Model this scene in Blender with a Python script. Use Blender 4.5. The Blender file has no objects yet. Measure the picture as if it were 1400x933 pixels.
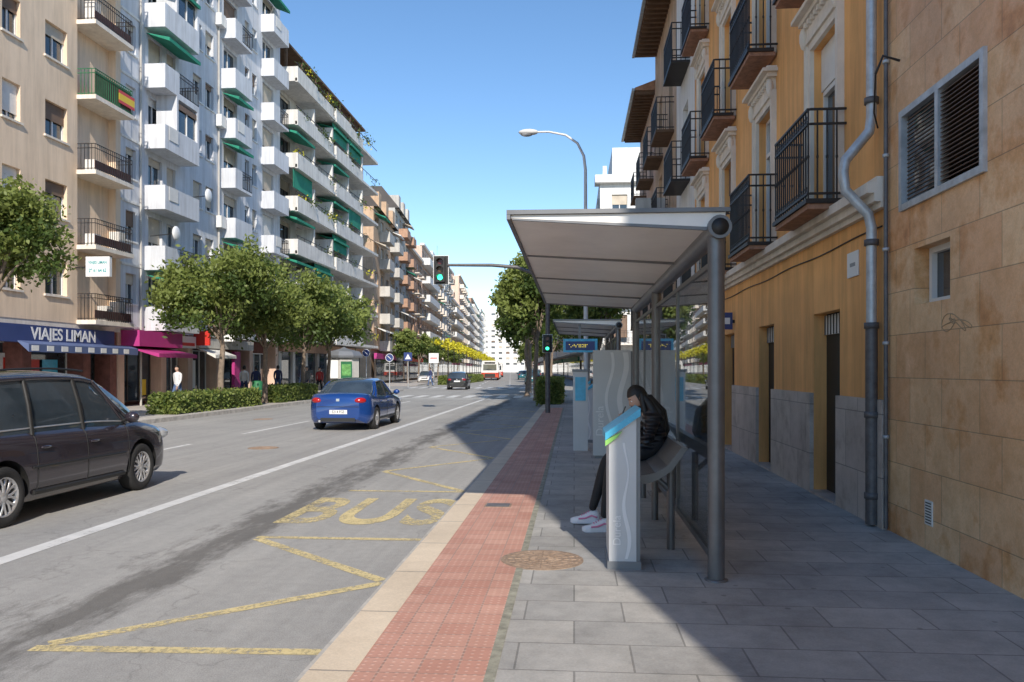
import bpy, math, random
import numpy as np
from mathutils import Vector, Matrix
random.seed(7)
rng=np.random.default_rng(5)
scene=bpy.context.scene
COL=scene.collection
P=0.13
# ------------------------------------------------------------------ materials
def newmat(name):
    m=bpy.data.materials.new(name); m.use_nodes=True
    nt=m.node_tree; b=nt.nodes['Principled BSDF']; return m,nt,b
def N(nt,t,**k):
    n=nt.nodes.new(t)
    for a,v in k.items(): setattr(n,a,v)
    return n
def ramp(nt,fac,stops):
    r=N(nt,'ShaderNodeValToRGB'); e=r.color_ramp.elements
    e[0].position=stops[0][0]; e[0].color=(*stops[0][1],1)
    e[1].position=stops[-1][0]; e[1].color=(*stops[-1][1],1)
    for p,c in stops[1:-1]:
        x=e.new(p); x.color=(*c,1)
    nt.links.new(fac,r.inputs[0]); return r.outputs[0]
def noise(nt,vec,scale,detail=4,rough=.6):
    n=N(nt,'ShaderNodeTexNoise'); n.inputs['Scale'].default_value=scale
    n.inputs['Detail'].default_value=detail; n.inputs['Roughness'].default_value=rough
    nt.links.new(vec,n.inputs['Vector']); return n.outputs['Fac']
def mixc(nt,f,a,b,mode='MIX'):
    m=N(nt,'ShaderNodeMix',data_type='RGBA',blend_type=mode)
    for s,v in ((m.inputs[0],f),(m.inputs[6],a),(m.inputs[7],b)):
        if isinstance(v,(int,float)): s.default_value=v
        elif isinstance(v,tuple): s.default_value=(*v,1)
        else: nt.links.new(v,s)
    return m.outputs[2]
def mapping(nt,vec,sc=(1,1,1),loc=(0,0,0)):
    m=N(nt,'ShaderNodeMapping'); m.inputs['Scale'].default_value=sc; m.inputs['Location'].default_value=loc
    nt.links.new(vec,m.inputs[0]); return m.outputs[0]
def objc(nt): return N(nt,'ShaderNodeTexCoord').outputs['Object']
def bump(nt,b,h,strength=.3,dist=.01):
    n=N(nt,'ShaderNodeBump'); n.inputs['Strength'].default_value=strength; n.inputs['Distance'].default_value=dist
    nt.links.new(h,n.inputs['Height']); nt.links.new(n.outputs[0],b.inputs['Normal'])
def M(name,col,rough=.6,metal=0,var=.12,scale=1.5,bs=0,bscale=60,streak=0,spec=.5,coat=0):
    m,nt,b=newmat(name); v=objc(nt)
    lo=tuple(max(0,c*(1-var)) for c in col); hi=tuple(min(1,c*(1+var)) for c in col)
    c=ramp(nt,noise(nt,v,scale,6,.65),[(.3,lo),(.7,hi)])
    if streak:
        s=noise(nt,mapping(nt,v,(3,3,.25)),1.5,5,.7)
        c=mixc(nt,streak,c,ramp(nt,s,[(.35,(.45,.42,.38)),(.6,(1,1,1))]),'MULTIPLY')
    nt.links.new(c,b.inputs['Base Color'])
    b.inputs['Roughness'].default_value=rough; b.inputs['Metallic'].default_value=metal
    b.inputs['Specular IOR Level'].default_value=spec
    if coat: b.inputs['Coat Weight'].default_value=coat; b.inputs['Coat Roughness'].default_value=.03
    if bs: bump(nt,b,noise(nt,v,bscale,5,.6),bs,.01)
    return m
def emis(name,col,s):
    m,nt,b=newmat(name); b.inputs['Base Color'].default_value=(*col,1)
    b.inputs['Emission Color'].default_value=(*col,1); b.inputs['Emission Strength'].default_value=s; return m
def mat_asphalt():
    m,nt,b=newmat('asphalt'); v=objc(nt)
    c=ramp(nt,noise(nt,v,.35,6,.6),[(.3,(.385,.375,.36)),(.7,(.475,.46,.435))])
    fine=noise(nt,v,110,3,.7)
    c=mixc(nt,1,c,ramp(nt,fine,[(.3,(.68,.68,.68)),(.7,(1.2,1.2,1.18))]),'MULTIPLY')
    st=noise(nt,mapping(nt,v,(1.8,.05,1)),1.2,5,.7)
    c=mixc(nt,.5,c,ramp(nt,st,[(.36,(.70,.70,.71)),(.6,(1,1,1))]),'MULTIPLY')
    med=noise(nt,v,9,6,.75)
    c=mixc(nt,.5,c,ramp(nt,med,[(.35,(.78,.78,.78)),(.65,(1.08,1.08,1.08))]),'MULTIPLY')
    sx=N(nt,'ShaderNodeSeparateXYZ'); nt.links.new(v,sx.inputs[0])
    a=N(nt,'ShaderNodeMath',operation='ADD'); nt.links.new(sx.outputs[0],a.inputs[0]); a.inputs[1].default_value=3.45
    ab=N(nt,'ShaderNodeMath',operation='ABSOLUTE'); nt.links.new(a.outputs[0],ab.inputs[0])
    w=noise(nt,mapping(nt,v,(1.6,.45,1)),1.6,7,.75)
    d=N(nt,'ShaderNodeMath',operation='MULTIPLY_ADD'); nt.links.new(w,d.inputs[0]); d.inputs[1].default_value=-2.4; d.inputs[2].default_value=1.25
    e=N(nt,'ShaderNodeMath',operation='ADD'); nt.links.new(ab.outputs[0],e.inputs[0]); nt.links.new(d.outputs[0],e.inputs[1])
    c=mixc(nt,.9,c,ramp(nt,e.outputs[0],[(.05,(.42,.41,.40)),(.45,(1,1,1))]),'MULTIPLY')
    vo=N(nt,'ShaderNodeTexVoronoi',feature='DISTANCE_TO_EDGE'); vo.inputs['Scale'].default_value=.33
    wv=N(nt,'ShaderNodeVectorMath',operation='ADD'); nn=N(nt,'ShaderNodeTexNoise'); nn.inputs['Scale'].default_value=2.; nn.inputs['Detail'].default_value=5
    nt.links.new(v,nn.inputs['Vector']); nt.links.new(v,wv.inputs[0]); nt.links.new(nn.outputs['Color'],wv.inputs[1]); nt.links.new(wv.outputs[0],vo.inputs['Vector'])
    c=mixc(nt,.4,c,ramp(nt,vo.outputs[0],[(.0,(.5,.5,.5)),(.006,(1,1,1))]),'MULTIPLY')
    nt.links.new(c,b.inputs['Base Color']); b.inputs['Roughness'].default_value=.85; b.inputs['Specular IOR Level'].default_value=.3
    bump(nt,b,fine,.4,.006); return m
def mat_brick(name,axes,bw,rh,c1,c2,mortar,ms=.006,vein=None,veinamt=.5,bs=.4,rough=.7,stain=.4,nscale=2.5,spots=0,stainc=(.6,.58,.56),sscale=.6):
    m,nt,b=newmat(name); v=objc(nt)
    s=N(nt,'ShaderNodeSeparateXYZ'); nt.links.new(v,s.inputs[0])
    k=N(nt,'ShaderNodeCombineXYZ'); nt.links.new(s.outputs[axes[0]],k.inputs[0]); nt.links.new(s.outputs[axes[1]],k.inputs[1])
    br=N(nt,'ShaderNodeTexBrick'); nt.links.new(k.outputs[0],br.inputs['Vector'])
    br.inputs['Scale'].default_value=1; br.inputs['Brick Width'].default_value=bw; br.inputs['Row Height'].default_value=rh
    br.inputs['Mortar Size'].default_value=ms; br.inputs['Mortar Smooth'].default_value=.1
    br.inputs['Color1'].default_value=(*c1,1); br.inputs['Color2'].default_value=(*c2,1); br.inputs['Mortar'].default_value=(*mortar,1)
    c=br.outputs[0]
    if vein:
        n=noise(nt,v,nscale,9,.68)
        c=mixc(nt,veinamt,c,ramp(nt,n,vein),'MULTIPLY')
    st=noise(nt,v,sscale,6,.7)
    c=mixc(nt,stain,c,ramp(nt,st,[(.35,stainc),(.6,(1,1,1))]),'MULTIPLY')
    if spots:
        vo=N(nt,'ShaderNodeTexVoronoi'); vo.inputs['Scale'].default_value=3.2; nt.links.new(v,vo.inputs['Vector'])
        c=mixc(nt,spots,c,ramp(nt,vo.outputs['Distance'],[(.05,(.45,.44,.43)),(.075,(1,1,1))]),'MULTIPLY')
    f=noise(nt,v,70,4,.7)
    c=mixc(nt,.5,c,ramp(nt,f,[(.3,(.75,.75,.75)),(.7,(1.15,1.15,1.15))]),'MULTIPLY')
    nt.links.new(c,b.inputs['Base Color']); b.inputs['Roughness'].default_value=rough
    inv=N(nt,'ShaderNodeMath',operation='MULTIPLY_ADD'); nt.links.new(br.outputs['Fac'],inv.inputs[0]); inv.inputs[1].default_value=-1.; nt.links.new(f,inv.inputs[2])
    bump(nt,b,inv.outputs[0],bs,.006); return m
def mat_tactile():
    m,nt,b=newmat('red_tactile_tiles'); v=objc(nt)
    br=N(nt,'ShaderNodeTexBrick'); nt.links.new(v,br.inputs['Vector']); br.offset=0
    br.inputs['Scale'].default_value=1; br.inputs['Brick Width'].default_value=.2; br.inputs['Row Height'].default_value=.2
    br.inputs['Mortar Size'].default_value=.006
    br.inputs['Color1'].default_value=(.62,.33,.25,1); br.inputs['Color2'].default_value=(.80,.50,.39,1); br.inputs['Mortar'].default_value=(.38,.29,.24,1)
    vo=N(nt,'ShaderNodeTexVoronoi'); vo.inputs['Scale'].default_value=20.; vo.inputs['Randomness'].default_value=0
    nt.links.new(v,vo.inputs['Vector'])
    r=ramp(nt,vo.outputs['Distance'],[(.22,(1,1,1)),(.42,(0,0,0))])
    c=mixc(nt,r,mixc(nt,.5,br.outputs[0],(.42,.19,.14)),mixc(nt,.4,br.outputs[0],(.92,.74,.62)))
    c=mixc(nt,.7,c,ramp(nt,noise(nt,v,1.3,6,.7),[(.3,(.74,.70,.67)),(.65,(1.08,1.08,1.08))]),'MULTIPLY')
    nt.links.new(c,b.inputs['Base Color']); b.inputs['Roughness'].default_value=.75
    bump(nt,b,r,.8,.005); return m
def mat_paint(name,col,wear=.5):
    m,nt,b=newmat(name); v=objc(nt)
    b.inputs['Roughness'].default_value=.7
    c=ramp(nt,noise(nt,v,3,5,.6),[(.3,tuple(x*.75 for x in col)),(.7,col)])
    nt.links.new(c,b.inputs['Base Color'])
    tr=N(nt,'ShaderNodeBsdfTransparent'); mx=N(nt,'ShaderNodeMixShader')
    n=noise(nt,v,22,6,.75); n2=noise(nt,v,1.5,3,.6)
    ad=N(nt,'ShaderNodeMath',operation='MULTIPLY_ADD'); nt.links.new(n2,ad.inputs[0]); ad.inputs[1].default_value=.5; nt.links.new(n,ad.inputs[2])
    f=ramp(nt,ad.outputs[0],[(wear+.08,(0,0,0)),(wear+.26,(.88,.88,.88))])
    nt.links.new(f,mx.inputs[0]); nt.links.new(tr.outputs[0],mx.inputs[1]); nt.links.new(b.outputs[0],mx.inputs[2])
    nt.links.new(mx.outputs[0],nt.nodes['Material Output'].inputs[0]); return m
def mat_leaf(name,a,b_,tr=.35):
    m,nt,b=newmat(name); v=objc(nt)
    c=ramp(nt,noise(nt,v,2.2,5,.7),[(.3,a),(.7,b_)])
    nt.links.new(c,b.inputs['Base Color']); b.inputs['Roughness'].default_value=.5; b.inputs['Specular IOR Level'].default_value=.3
    t=N(nt,'ShaderNodeBsdfTranslucent'); nt.links.new(mixc(nt,.5,c,(.30,.33,.05)),t.inputs[0])
    mx=N(nt,'ShaderNodeMixShader'); mx.inputs[0].default_value=tr
    nt.links.new(b.outputs[0],mx.inputs[1]); nt.links.new(t.outputs[0],mx.inputs[2])
    nt.links.new(mx.outputs[0],nt.nodes['Material Output'].inputs[0]); return m
def mat_clearglass():
    m,nt,b=newmat('clear_glass')
    tr=N(nt,'ShaderNodeBsdfTransparent'); tr.inputs[0].default_value=(.90,.94,.93,1)
    g=N(nt,'ShaderNodeBsdfGlossy'); g.inputs['Roughness'].default_value=.0; g.inputs['Color'].default_value=(.95,.97,1,1)
    fr=N(nt,'ShaderNodeFresnel'); fr.inputs[0].default_value=1.5
    ad=N(nt,'ShaderNodeMath',operation='MULTIPLY_ADD'); nt.links.new(fr.outputs[0],ad.inputs[0]); ad.inputs[1].default_value=.85; ad.inputs[2].default_value=.04; ad.use_clamp=True
    mx=N(nt,'ShaderNodeMixShader'); nt.links.new(ad.outputs[0],mx.inputs[0]); nt.links.new(tr.outputs[0],mx.inputs[1]); nt.links.new(g.outputs[0],mx.inputs[2])
    nt.links.new(mx.outputs[0],nt.nodes['Material Output'].inputs[0]); return m
asphalt=mat_asphalt()
m_ground=M('ground_mat',(.32,.31,.29),.9,var=.2)
m_pave=mat_brick('paving_slabs',(0,1),.62,.41,(.39,.385,.375),(.50,.485,.46),(.26,.255,.245),.006,
   vein=[(.3,(.76,.76,.75)),(.6,(1.08,1.07,1.05))],veinamt=.9,stain=.6,rough=.75,nscale=4,spots=.6)
m_pave2=mat_brick('paving_left',(0,1),.4,.4,(.54,.50,.45),(.60,.56,.51),(.3,.28,.27),.008,rough=.8)
m_kerb=mat_brick('kerb_cream',(1,0),1.0,3.0,(.72,.60,.45),(.80,.67,.51),(.36,.31,.26),.008,vein=[(.3,(.82,.80,.77)),(.6,(1.05,1.05,1.05))],rough=.75,stain=.4)
m_gutter=M('gutter_concrete',(.48,.45,.41),.85,var=.3,scale=4,bs=.4)
m_red=mat_tactile()
m_edge=M('edge_strip',(.30,.29,.23),.8,var=.4,scale=12,bs=.4)
m_white=mat_paint('road_paint_white',(.90,.89,.86),.40)
m_yel=mat_paint('road_paint_yellow',(.86,.70,.35),.52)
stone=mat_brick('stone_cladding',(1,2),.62,.40,(.80,.50,.30),(.90,.66,.43),(.46,.32,.21),.004,
   vein=[(.28,(.50,.36,.24)),(.40,(.88,.66,.44)),(.50,(1.05,.98,.88)),(.60,(.95,.82,.66)),(.72,(1.14,1.10,1.05))],veinamt=1.,nscale=1.5,rough=.5,stain=.6,bs=.25,stainc=(.66,.60,.54),sscale=1.1)
basestone=mat_brick('grey_stone_base',(1,2),.75,.62,(.56,.50,.47),(.68,.62,.58),(.3,.27,.25),.006,
   vein=[(.3,(.62,.57,.53)),(.5,(1,.98,.95)),(.7,(1.15,1.12,1.1))],veinamt=1.,rough=.45)
ochre=M('ochre_plaster',(.93,.475,.175),.85,var=.13,scale=.9,bs=.2,bscale=30,streak=.42)
cream=M('cream_moulding',(.82,.74,.64),.8,var=.10,scale=3,bs=.15,streak=.25)
white=M('white_plaster',(.80,.79,.76),.8,var=.05,streak=.3)
bluewhite=M('pale_plaster',(.68,.70,.74),.85,var=.08,scale=.7,streak=.35)
beige=M('beige_plaster',(.86,.67,.49),.85,var=.07,scale=.6,streak=.3)
maroon=M('maroon_brick',(.22,.09,.075),.85,var=.3,scale=4)
tanw=M('tan_plaster',(.60,.42,.28),.85,var=.18,streak=.4)
brickm=M('brown_brick',(.46,.28,.19),.85,var=.2,scale=3,streak=.2)
greyw=M('grey_plaster',(.56,.54,.50),.85,var=.12,streak=.35)
pinkw=M('salmon_plaster',(.74,.53,.42),.85,var=.1,streak=.3)
glass=M('window_glass',(.04,.055,.07),.03,var=.6,scale=.7,spec=1.)
cglass=mat_clearglass()
blind=M('blind_beige',(.56,.48,.38),.7,var=.15,scale=2)
blindw=M('blind_white',(.76,.74,.70),.7,var=.1)
blindd=M('blind_brown',(.20,.13,.09),.7,var=.2)
framew=M('frame_white',(.76,.75,.73),.5,var=.06)
framed=M('frame_dark',(.06,.05,.045),.5,var=.2)
iron=M('wrought_iron',(.035,.03,.028),.5,var=.3,metal=.3)
greenaw=M('green_awning',(.02,.24,.15),.8,var=.2)
greenr=M('green_railing',(.02,.15,.06),.6,var=.2)
steel=M('shelter_steel',(.17,.17,.175),.40,metal=.5,var=.15,scale=5)
panelw=M('roof_panel',(.86,.82,.77),.35,metal=.1,var=.08,scale=2,streak=0)
stelem=M('stele_grey',(.58,.59,.60),.42,metal=.1,var=.06)
stelel=M('stele_light',(.80,.80,.80),.4,var=.04)
steled=M('stele_side',(.22,.23,.245),.45,metal=.3,var=.08)
cyan=M('cyan_panel',(.07,.46,.70),.3,var=.2,scale=8)
limem=M('lime_panel',(.28,.60,.14),.35,var=.1)
galv=M('galvanised_pipe',(.50,.53,.56),.45,metal=.4,var=.25,scale=6)
pipeD=M('cast_pipe',(.14,.135,.14),.55,metal=.4,var=.3,scale=8)
wood=M('dark_wood',(.14,.08,.045),.8,var=.3,scale=4)
tile=M('roof_tile',(.38,.21,.13),.9,var=.3,scale=6)
soffit=M('balcony_soffit_tiles',(.36,.19,.12),.7,var=.35,scale=10)
black=M('black_plastic',(.02,.02,.02),.5,var=.2)
rubber=M('tyre_rubber',(.025,.025,.026),.8,var=.2)
alloy=M('alloy',(.65,.65,.66),.3,metal=.7,var=.08)
bark=M('bark',(.22,.17,.13),.9,var=.35,scale=8,bs=.6,bscale=25)
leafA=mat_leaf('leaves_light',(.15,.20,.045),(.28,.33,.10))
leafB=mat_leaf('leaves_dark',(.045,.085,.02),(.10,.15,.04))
leafY=mat_leaf('leaves_yellow',(.65,.58,.02),(.85,.78,.08))
manh=M('manhole_iron',(.32,.23,.165),.7,metal=.1,var=.35,scale=14,bs=.6,bscale=50)
plate=M('plate_white',(.80,.80,.79),.4,var=.03)
ink=M('ink_black',(.02,.02,.02),.5,var=0)
inkw=M('letters_white',(.85,.85,.85),.5,var=0)
inkt=M('letters_teal',(.05,.35,.38),.5,var=0)
inkg=M('letters_grey',(.28,.29,.30),.5,var=0)
skin=M('skin',(.56,.35,.26),.5,var=.06,scale=15)
hairm=M('hair_black',(.012,.010,.010),.42,var=.3,scale=30,bs=.5,bscale=120)
magenta=M('magenta_sign',(.46,.04,.22),.55,var=.1)
navy=M('navy_sign',(.035,.06,.20),.4,var=.1)
redm=M('red_paint',(.62,.04,.03),.4,var=.05)
yelm=M('yellow_paint',(.80,.55,.03),.5,var=.05)
tail=M('tail_light',(.42,.01,.012),.12,var=.1,spec=.9)
amber=M('amber_lens',(.6,.2,.02),.15,var=.1)
lens=M('head_light',(.55,.57,.6),.08,metal=.5,var=.1)
# ------------------------------------------------------------------ object builder
class Fr:
    def __init__(s,o,u,n):
        s.o=Vector(o); u=Vector((*u,0)).normalized(); n=Vector((*n,0)).normalized(); s.u=u; s.n=n
        s.flip=u.cross(n).z<0
    def __call__(s,p): return s.o+s.u*p[0]+s.n*p[1]+Vector((0,0,p[2]))
class O:
    def __init__(s,name,loc=None,rz=0):
        s.name=name; s.loc=loc; s.rz=rz; s.parts={}; s.meshes=[]
    def add(s,part,mat,vs,fs,F=None,smooth=False):
        d=s.parts.setdefault(part,[mat,[],[],[]]); n=len(d[1])
        if F: vs=[F(v) for v in vs]
        d[1].extend([tuple(v) for v in vs])
        fl=F is not None and F.flip
        for f in fs:
            f=[i+n for i in f]
            d[2].append(f[::-1] if fl else f); d[3].append(smooth)
    def box(s,part,mat,x,y,z,F=None):
        (a,b),(c,d),(e,f)=sorted(x),sorted(y),sorted(z)
        s.add(part,mat,[(a,c,e),(b,c,e),(b,d,e),(a,d,e),(a,c,f),(b,c,f),(b,d,f),(a,d,f)],
          [(0,3,2,1),(4,5,6,7),(0,1,5,4),(1,2,6,5),(2,3,7,6),(3,0,4,7)],F)
    def prism(s,part,mat,poly,y0,y1,F=None):
        n=len(poly); vs=[(p[0],y0,p[1]) for p in poly]+[(p[0],y1,p[1]) for p in poly]
        s.add(part,mat,vs,[tuple(range(n)),tuple(range(2*n-1,n-1,-1))]+[(i,i+n,(i+1)%n+n,(i+1)%n) for i in range(n)],F)
    def slab(s,part,mat,poly,z0,z1):
        n=len(poly); vs=[(*p,z0) for p in poly]+[(*p,z1) for p in poly]
        s.add(part,mat,vs,[tuple(range(n-1,-1,-1)),tuple(range(n,2*n))]+[(i,(i+1)%n,(i+1)%n+n,i+n) for i in range(n)])
    def tube(s,part,mat,pts,r,n=10,F=None,cap=True,flat=None):
        pts=[Vector(p) for p in pts]; R=r if isinstance(r,(list,tuple)) else [r]*len(pts)
        vs=[];fs=[]; up=None
        for i,p in enumerate(pts):
            t=(pts[min(i+1,len(pts)-1)]-pts[max(i-1,0)]).normalized()
            if up is None: up=Vector((0,0,1)) if abs(t.z)<.9 else Vector((0,1,0))
            a=t.cross(up).normalized(); b=a.cross(t).normalized(); up=b
            for k in range(n):
                q=2*math.pi*k/n; vs.append(p+a*math.cos(q)*R[i]+b*math.sin(q)*R[i]*(flat or 1))
        for i in range(len(pts)-1):
            for k in range(n):
                fs.append((i*n+k,i*n+(k+1)%n,(i+1)*n+(k+1)%n,(i+1)*n+k))
        s.add(part,mat,vs,fs,F,True)
        if cap:
            m=len(vs)-n; s.add(part,mat,[vs[k] for k in range(n)]+[vs[m+k] for k in range(n)],[tuple(range(n-1,-1,-1)),tuple(range(n,2*n))],F)
    def lathe(s,part,mat,prof,c,axis='x',n=28,smooth=True):
        vs=[];fs=[]
        for a,r in prof:
            for k in range(n):
                q=2*math.pi*k/n; e,f=r*math.cos(q),r*math.sin(q)
                p={'x':(a,e,f),'y':(e,a,f),'z':(e,f,a)}[axis]
                vs.append((c[0]+p[0],c[1]+p[1],c[2]+p[2]))
        for i in range(len(prof)-1):
            for k in range(n): fs.append((i*n+k,i*n+(k+1)%n,(i+1)*n+(k+1)%n,(i+1)*n+k))
        s.add(part,mat,vs,fs,None,smooth)
    def ell(s,part,mat,c,r,n=14,mx=None):
        vs=[];fs=[]; m=n//2+1
        for i in range(m+1):
            t=math.pi*i/m
            for k in range(n):
                q=2*math.pi*k/n; v=Vector((r[0]*math.sin(t)*math.cos(q),r[1]*math.sin(t)*math.sin(q),r[2]*math.cos(t)))
                if mx: v=mx@v
                vs.append(Vector(c)+v)
        for i in range(m):
            for k in range(n): fs.append((i*n+k,i*n+(k+1)%n,(i+1)*n+(k+1)%n,(i+1)*n+k))
        s.add(part,mat,vs,fs,None,True)
    def text(s,part,mat,txt,size,org,xd,yd,ext=.003,off=0,ax='CENTER',sx=1,sp=1):
        c=bpy.data.curves.new('t','FONT'); c.body=txt; c.size=size; c.extrude=ext; c.offset=off; c.align_x=ax; c.align_y='CENTER'; c.space_character=sp
        ob=bpy.data.objects.new('t',c); COL.objects.link(ob); bpy.context.view_layer.update()
        me=bpy.data.meshes.new_from_object(ob.evaluated_get(bpy.context.evaluated_depsgraph_get()))
        xd=Vector(xd).normalized(); yd=Vector(yd).normalized(); zd=xd.cross(yd)
        vs=[Vector(org)+xd*v.co.x*sx+yd*v.co.y+zd*v.co.z for v in me.vertices]
        s.add(part,mat,vs,[tuple(p.vertices) for p in me.polygons])
        bpy.data.objects.remove(ob); bpy.data.meshes.remove(me)
    def done(s):
        e=bpy.data.objects.new(s.name,None); COL.objects.link(e); e.empty_display_size=.2
        obs=[]
        for part,(mat,vs,fs,sm) in s.parts.items():
            me=bpy.data.meshes.new(part); me.from_pydata(vs,[],fs); me.materials.append(mat)
            me.polygons.foreach_set('use_smooth',sm); me.update()
            ob=bpy.data.objects.new(part,me); COL.objects.link(ob); obs.append(ob)
        obs+=s.meshes
        if s.loc is None:
            a=np.vstack([np.array([v.co[:] for v in ob.data.vertices][:4000]) for ob in obs]); mn=a.min(0); mxx=a.max(0)
            L=Vector(((mn[0]+mxx[0])/2,(mn[1]+mxx[1])/2,mn[2])); e.location=L
            for ob in obs: ob.parent=e; ob.location=-L
        else:
            e.location=s.loc; e.rotation_euler=(0,0,s.rz)
            for ob in obs: ob.parent=e
        return e
# ------------------------------------------------------------------ ground, road, pavements
def single(name,mat,polys,z):
    vs=[];fs=[]
    for p in polys:
        n=len(vs); vs+=[(*q,z) if len(q)==2 else q for q in p]; fs.append(tuple(range(n,n+len(p))))
    me=bpy.data.meshes.new(name); me.from_pydata(vs,[],fs); me.materials.append(mat); me.update()
    ob=bpy.data.objects.new(name,me); COL.objects.link(ob); return ob
single('ground',m_ground,[[(-1500,-800),(1500,-800),(1500,2500),(-1500,2500)]],-.03)
K=.08
single('road',asphalt,[[(-13,-40),(-1.36,-40),(-1.36,36),(-13,36)],[(-13,36),(-1.36,36),(-3.2,78),(-15.5,78),(-14,62)],
  [(-60,62),(-14,62),(-15.5,78),(-60,78)],[(-15.5,78),(-3.2,78),(-3.2-K*350,428),(-15.5-K*350,428)]],0)
o=O('pavement'); 
o.slab('paving',m_pave,[(-1.3,-40),(60,-40),(60,36),(-1.3,36)],-.02,P)
o.slab('paving_far',m_pave,[(-1.3,36),(60,36),(60,428),(-3.1-K*350,428),(-3.1,78)],-.02,P)
o.box('kerb_stone',m_kerb,(-1.36,-1.12),(-40,36),(-.015,P+.006))
o.slab('kerb_stone',m_kerb,[(-1.36,36),(-1.12,36),(-2.96,78),(-3.2,78)],-.015,P+.006)
o.slab('kerb_stone',m_kerb,[(-3.2,78),(-2.96,78),(-2.96-K*350,428),(-3.2-K*350,428)],-.015,P+.006)
o.box('tactile_strip',m_red,(-1.12,-.45),(-40,32),(.05,P+.004))
o.box('edge_strip',m_edge,(-.45,-.395),(-40,32),(.05,P+.004))
o.box('gutter',m_gutter,(-1.50,-1.36),(-40,36),(-.01,.005))
o.done()
o=O('pavement')
o.slab('paving',m_pave2,[(-60,-40),(-13.2,-40),(-13.2,60),(-15,62),(-60,62)],-.02,P)
o.box('kerb_stone',m_gutter,(-13.2,-13.0),(-40,60),(-.015,P+.004))
o.slab('paving_far',m_pave2,[(-60,78),(-15.5,78),(-15.5-K*350,428),(-90,428)],-.02,P)
o.done()
def stripe(p0,p1,w):
    a=Vector(p0);b=Vector(p1); t=(b-a).normalized(); n=Vector((-t.y,t.x))*w/2
    return [tuple(a+n),tuple(a-n),tuple(b-n),tuple(b+n)]
wp=[stripe((-5.0,-30),(-5.0,44),.19)]
for y in np.arange(-20,44,8.): wp.append(stripe((-8.55,y),(-8.55,y+5.2),.12))
for y in np.arange(80,400,9.):
    for x in (-6.3,-9.4): wp.append(stripe((x-K*(y-78),y),(x-K*(y-74),y+4),.14))
for x in np.arange(-12.6,-1.8,1.0): wp.append([(x,46.5),(x+.5,46.5),(x+.42,50.5),(x-.08,50.5)])
for x in np.arange(-14.8,-3.4,1.0): wp.append([(x,69),(x+.5,69),(x+.42,73.5),(x-.08,73.5)])
wp.append(stripe((-12.9,44.6),(-1.6,44.6),.4))
single('road_marking',m_white,wp,.004)
yp=[stripe((-3.25,4.55),(-1.48,4.62),.10),stripe((-3.2,4.63),(-1.5,6.15),.11),stripe((-1.52,6.22),(-3.12,7.66),.11),stripe((-3.16,7.74),(-1.5,7.74),.10)]
yp.append(stripe((-3.1,10.8),(-1.5,10.8),.10))
z0=10.86; sd=1
while z0<34:
    a,b=(-1.52,-3.1) if sd>0 else (-3.1,-1.52)
    yp.append(stripe((a,z0),(b,z0+2.0),.11)); z0+=2.05; sd=-sd
single('road_marking',m_yel,yp,.004)
o=O('road_marking'); o.text('bus_lettering',m_yel,'BUS',2.35,(-2.4,9.22,.0045),(1,0,0),(0,1,0),0,.055,sx=.44,sp=1.08); 
o.done()
def cover(x,y,z,R,name='manhole_cover'):
    o=O(name,(x,y,z)); o.lathe('rim',manh,[(0,.0),(.006,.0),(.006,R),(0,R)],(0,0,0),'z',40,False)
    for r in (.9,.72,.54,.36,.18): r*=R; o.lathe('pattern',manh,[(.006,r),(.010,r-.006),(.010,r-.02),(.006,r-.026)],(0,0,0),'z',40,False)
    for k in range(16):
        a=k*math.pi/8; o.tube('ribs',manh,[(.15*R*math.cos(a),.15*R*math.sin(a),.006),(.93*R*math.cos(a),.93*R*math.sin(a),.006)],.006,5)
    o.done()
cover(-.26,6.47,P,.335); cover(-6.6,16.5,.001,.32); cover(-10.4,26,.001,.32); cover(1.9,13.5,P,.2)
o=O('drain_grate',(-.86,9.0,P+.004)); o.box('frame',manh,(-.15,.15),(-.12,.12),(0,.004))
for i in range(6): o.box('bars',pipeD,(-.13,.13),(-.10+i*.036,-.08+i*.036),(.004,.009))
o.done()
# ------------------------------------------------------------------ facade tools
BL=[blind,blindw,blind,blindd]
def opening(o,F,u0,u1,z0,z1,dep=.2,fm=None,bl=None,mull=1,g=None):
    fm=fm or framew
    o.box('glazing',g or glass,(u0,u1),(-dep-.03,-dep),(z0,z1),F)
    t=.05; pn='window_frames' if fm is framew else 'window_frames_dark'
    o.box(pn,fm,(u0,u0+t),(-dep+.002,-dep+.05),(z0,z1),F); 
    o.box(pn,fm,(u1-t,u1),(-dep+.002,-dep+.05),(z0,z1),F)
    o.box(pn,fm,(u0+t,u1-t),(-dep+.002,-dep+.05),(z1-t,z1),F); o.box(pn,fm,(u0+t,u1-t),(-dep+.002,-dep+.05),(z0,z0+t),F)
    for i in range(mull):
        c=u0+(u1-u0)*(i+1)/(mull+1); o.box(pn,fm,(c-.03,c+.03),(-dep+.002,-dep+.045),(z0+t,z1-t),F)
    if bl is None: bl=random.choice([0,.2,.35,.5,.8,1,.15])
    if bl>0:
        m=random.choice(BL); zz=z1-(z1-z0)*bl
        o.box('blind_'+m.name,m,(u0+.01,u1-.01),(-dep+.055,-dep+.075),(zz,z1-.01),F)
KH={'w':(.95,2.2),'d':(.08,2.25),'s':(1.3,2.1),'g':(.1,2.6)}
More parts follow.
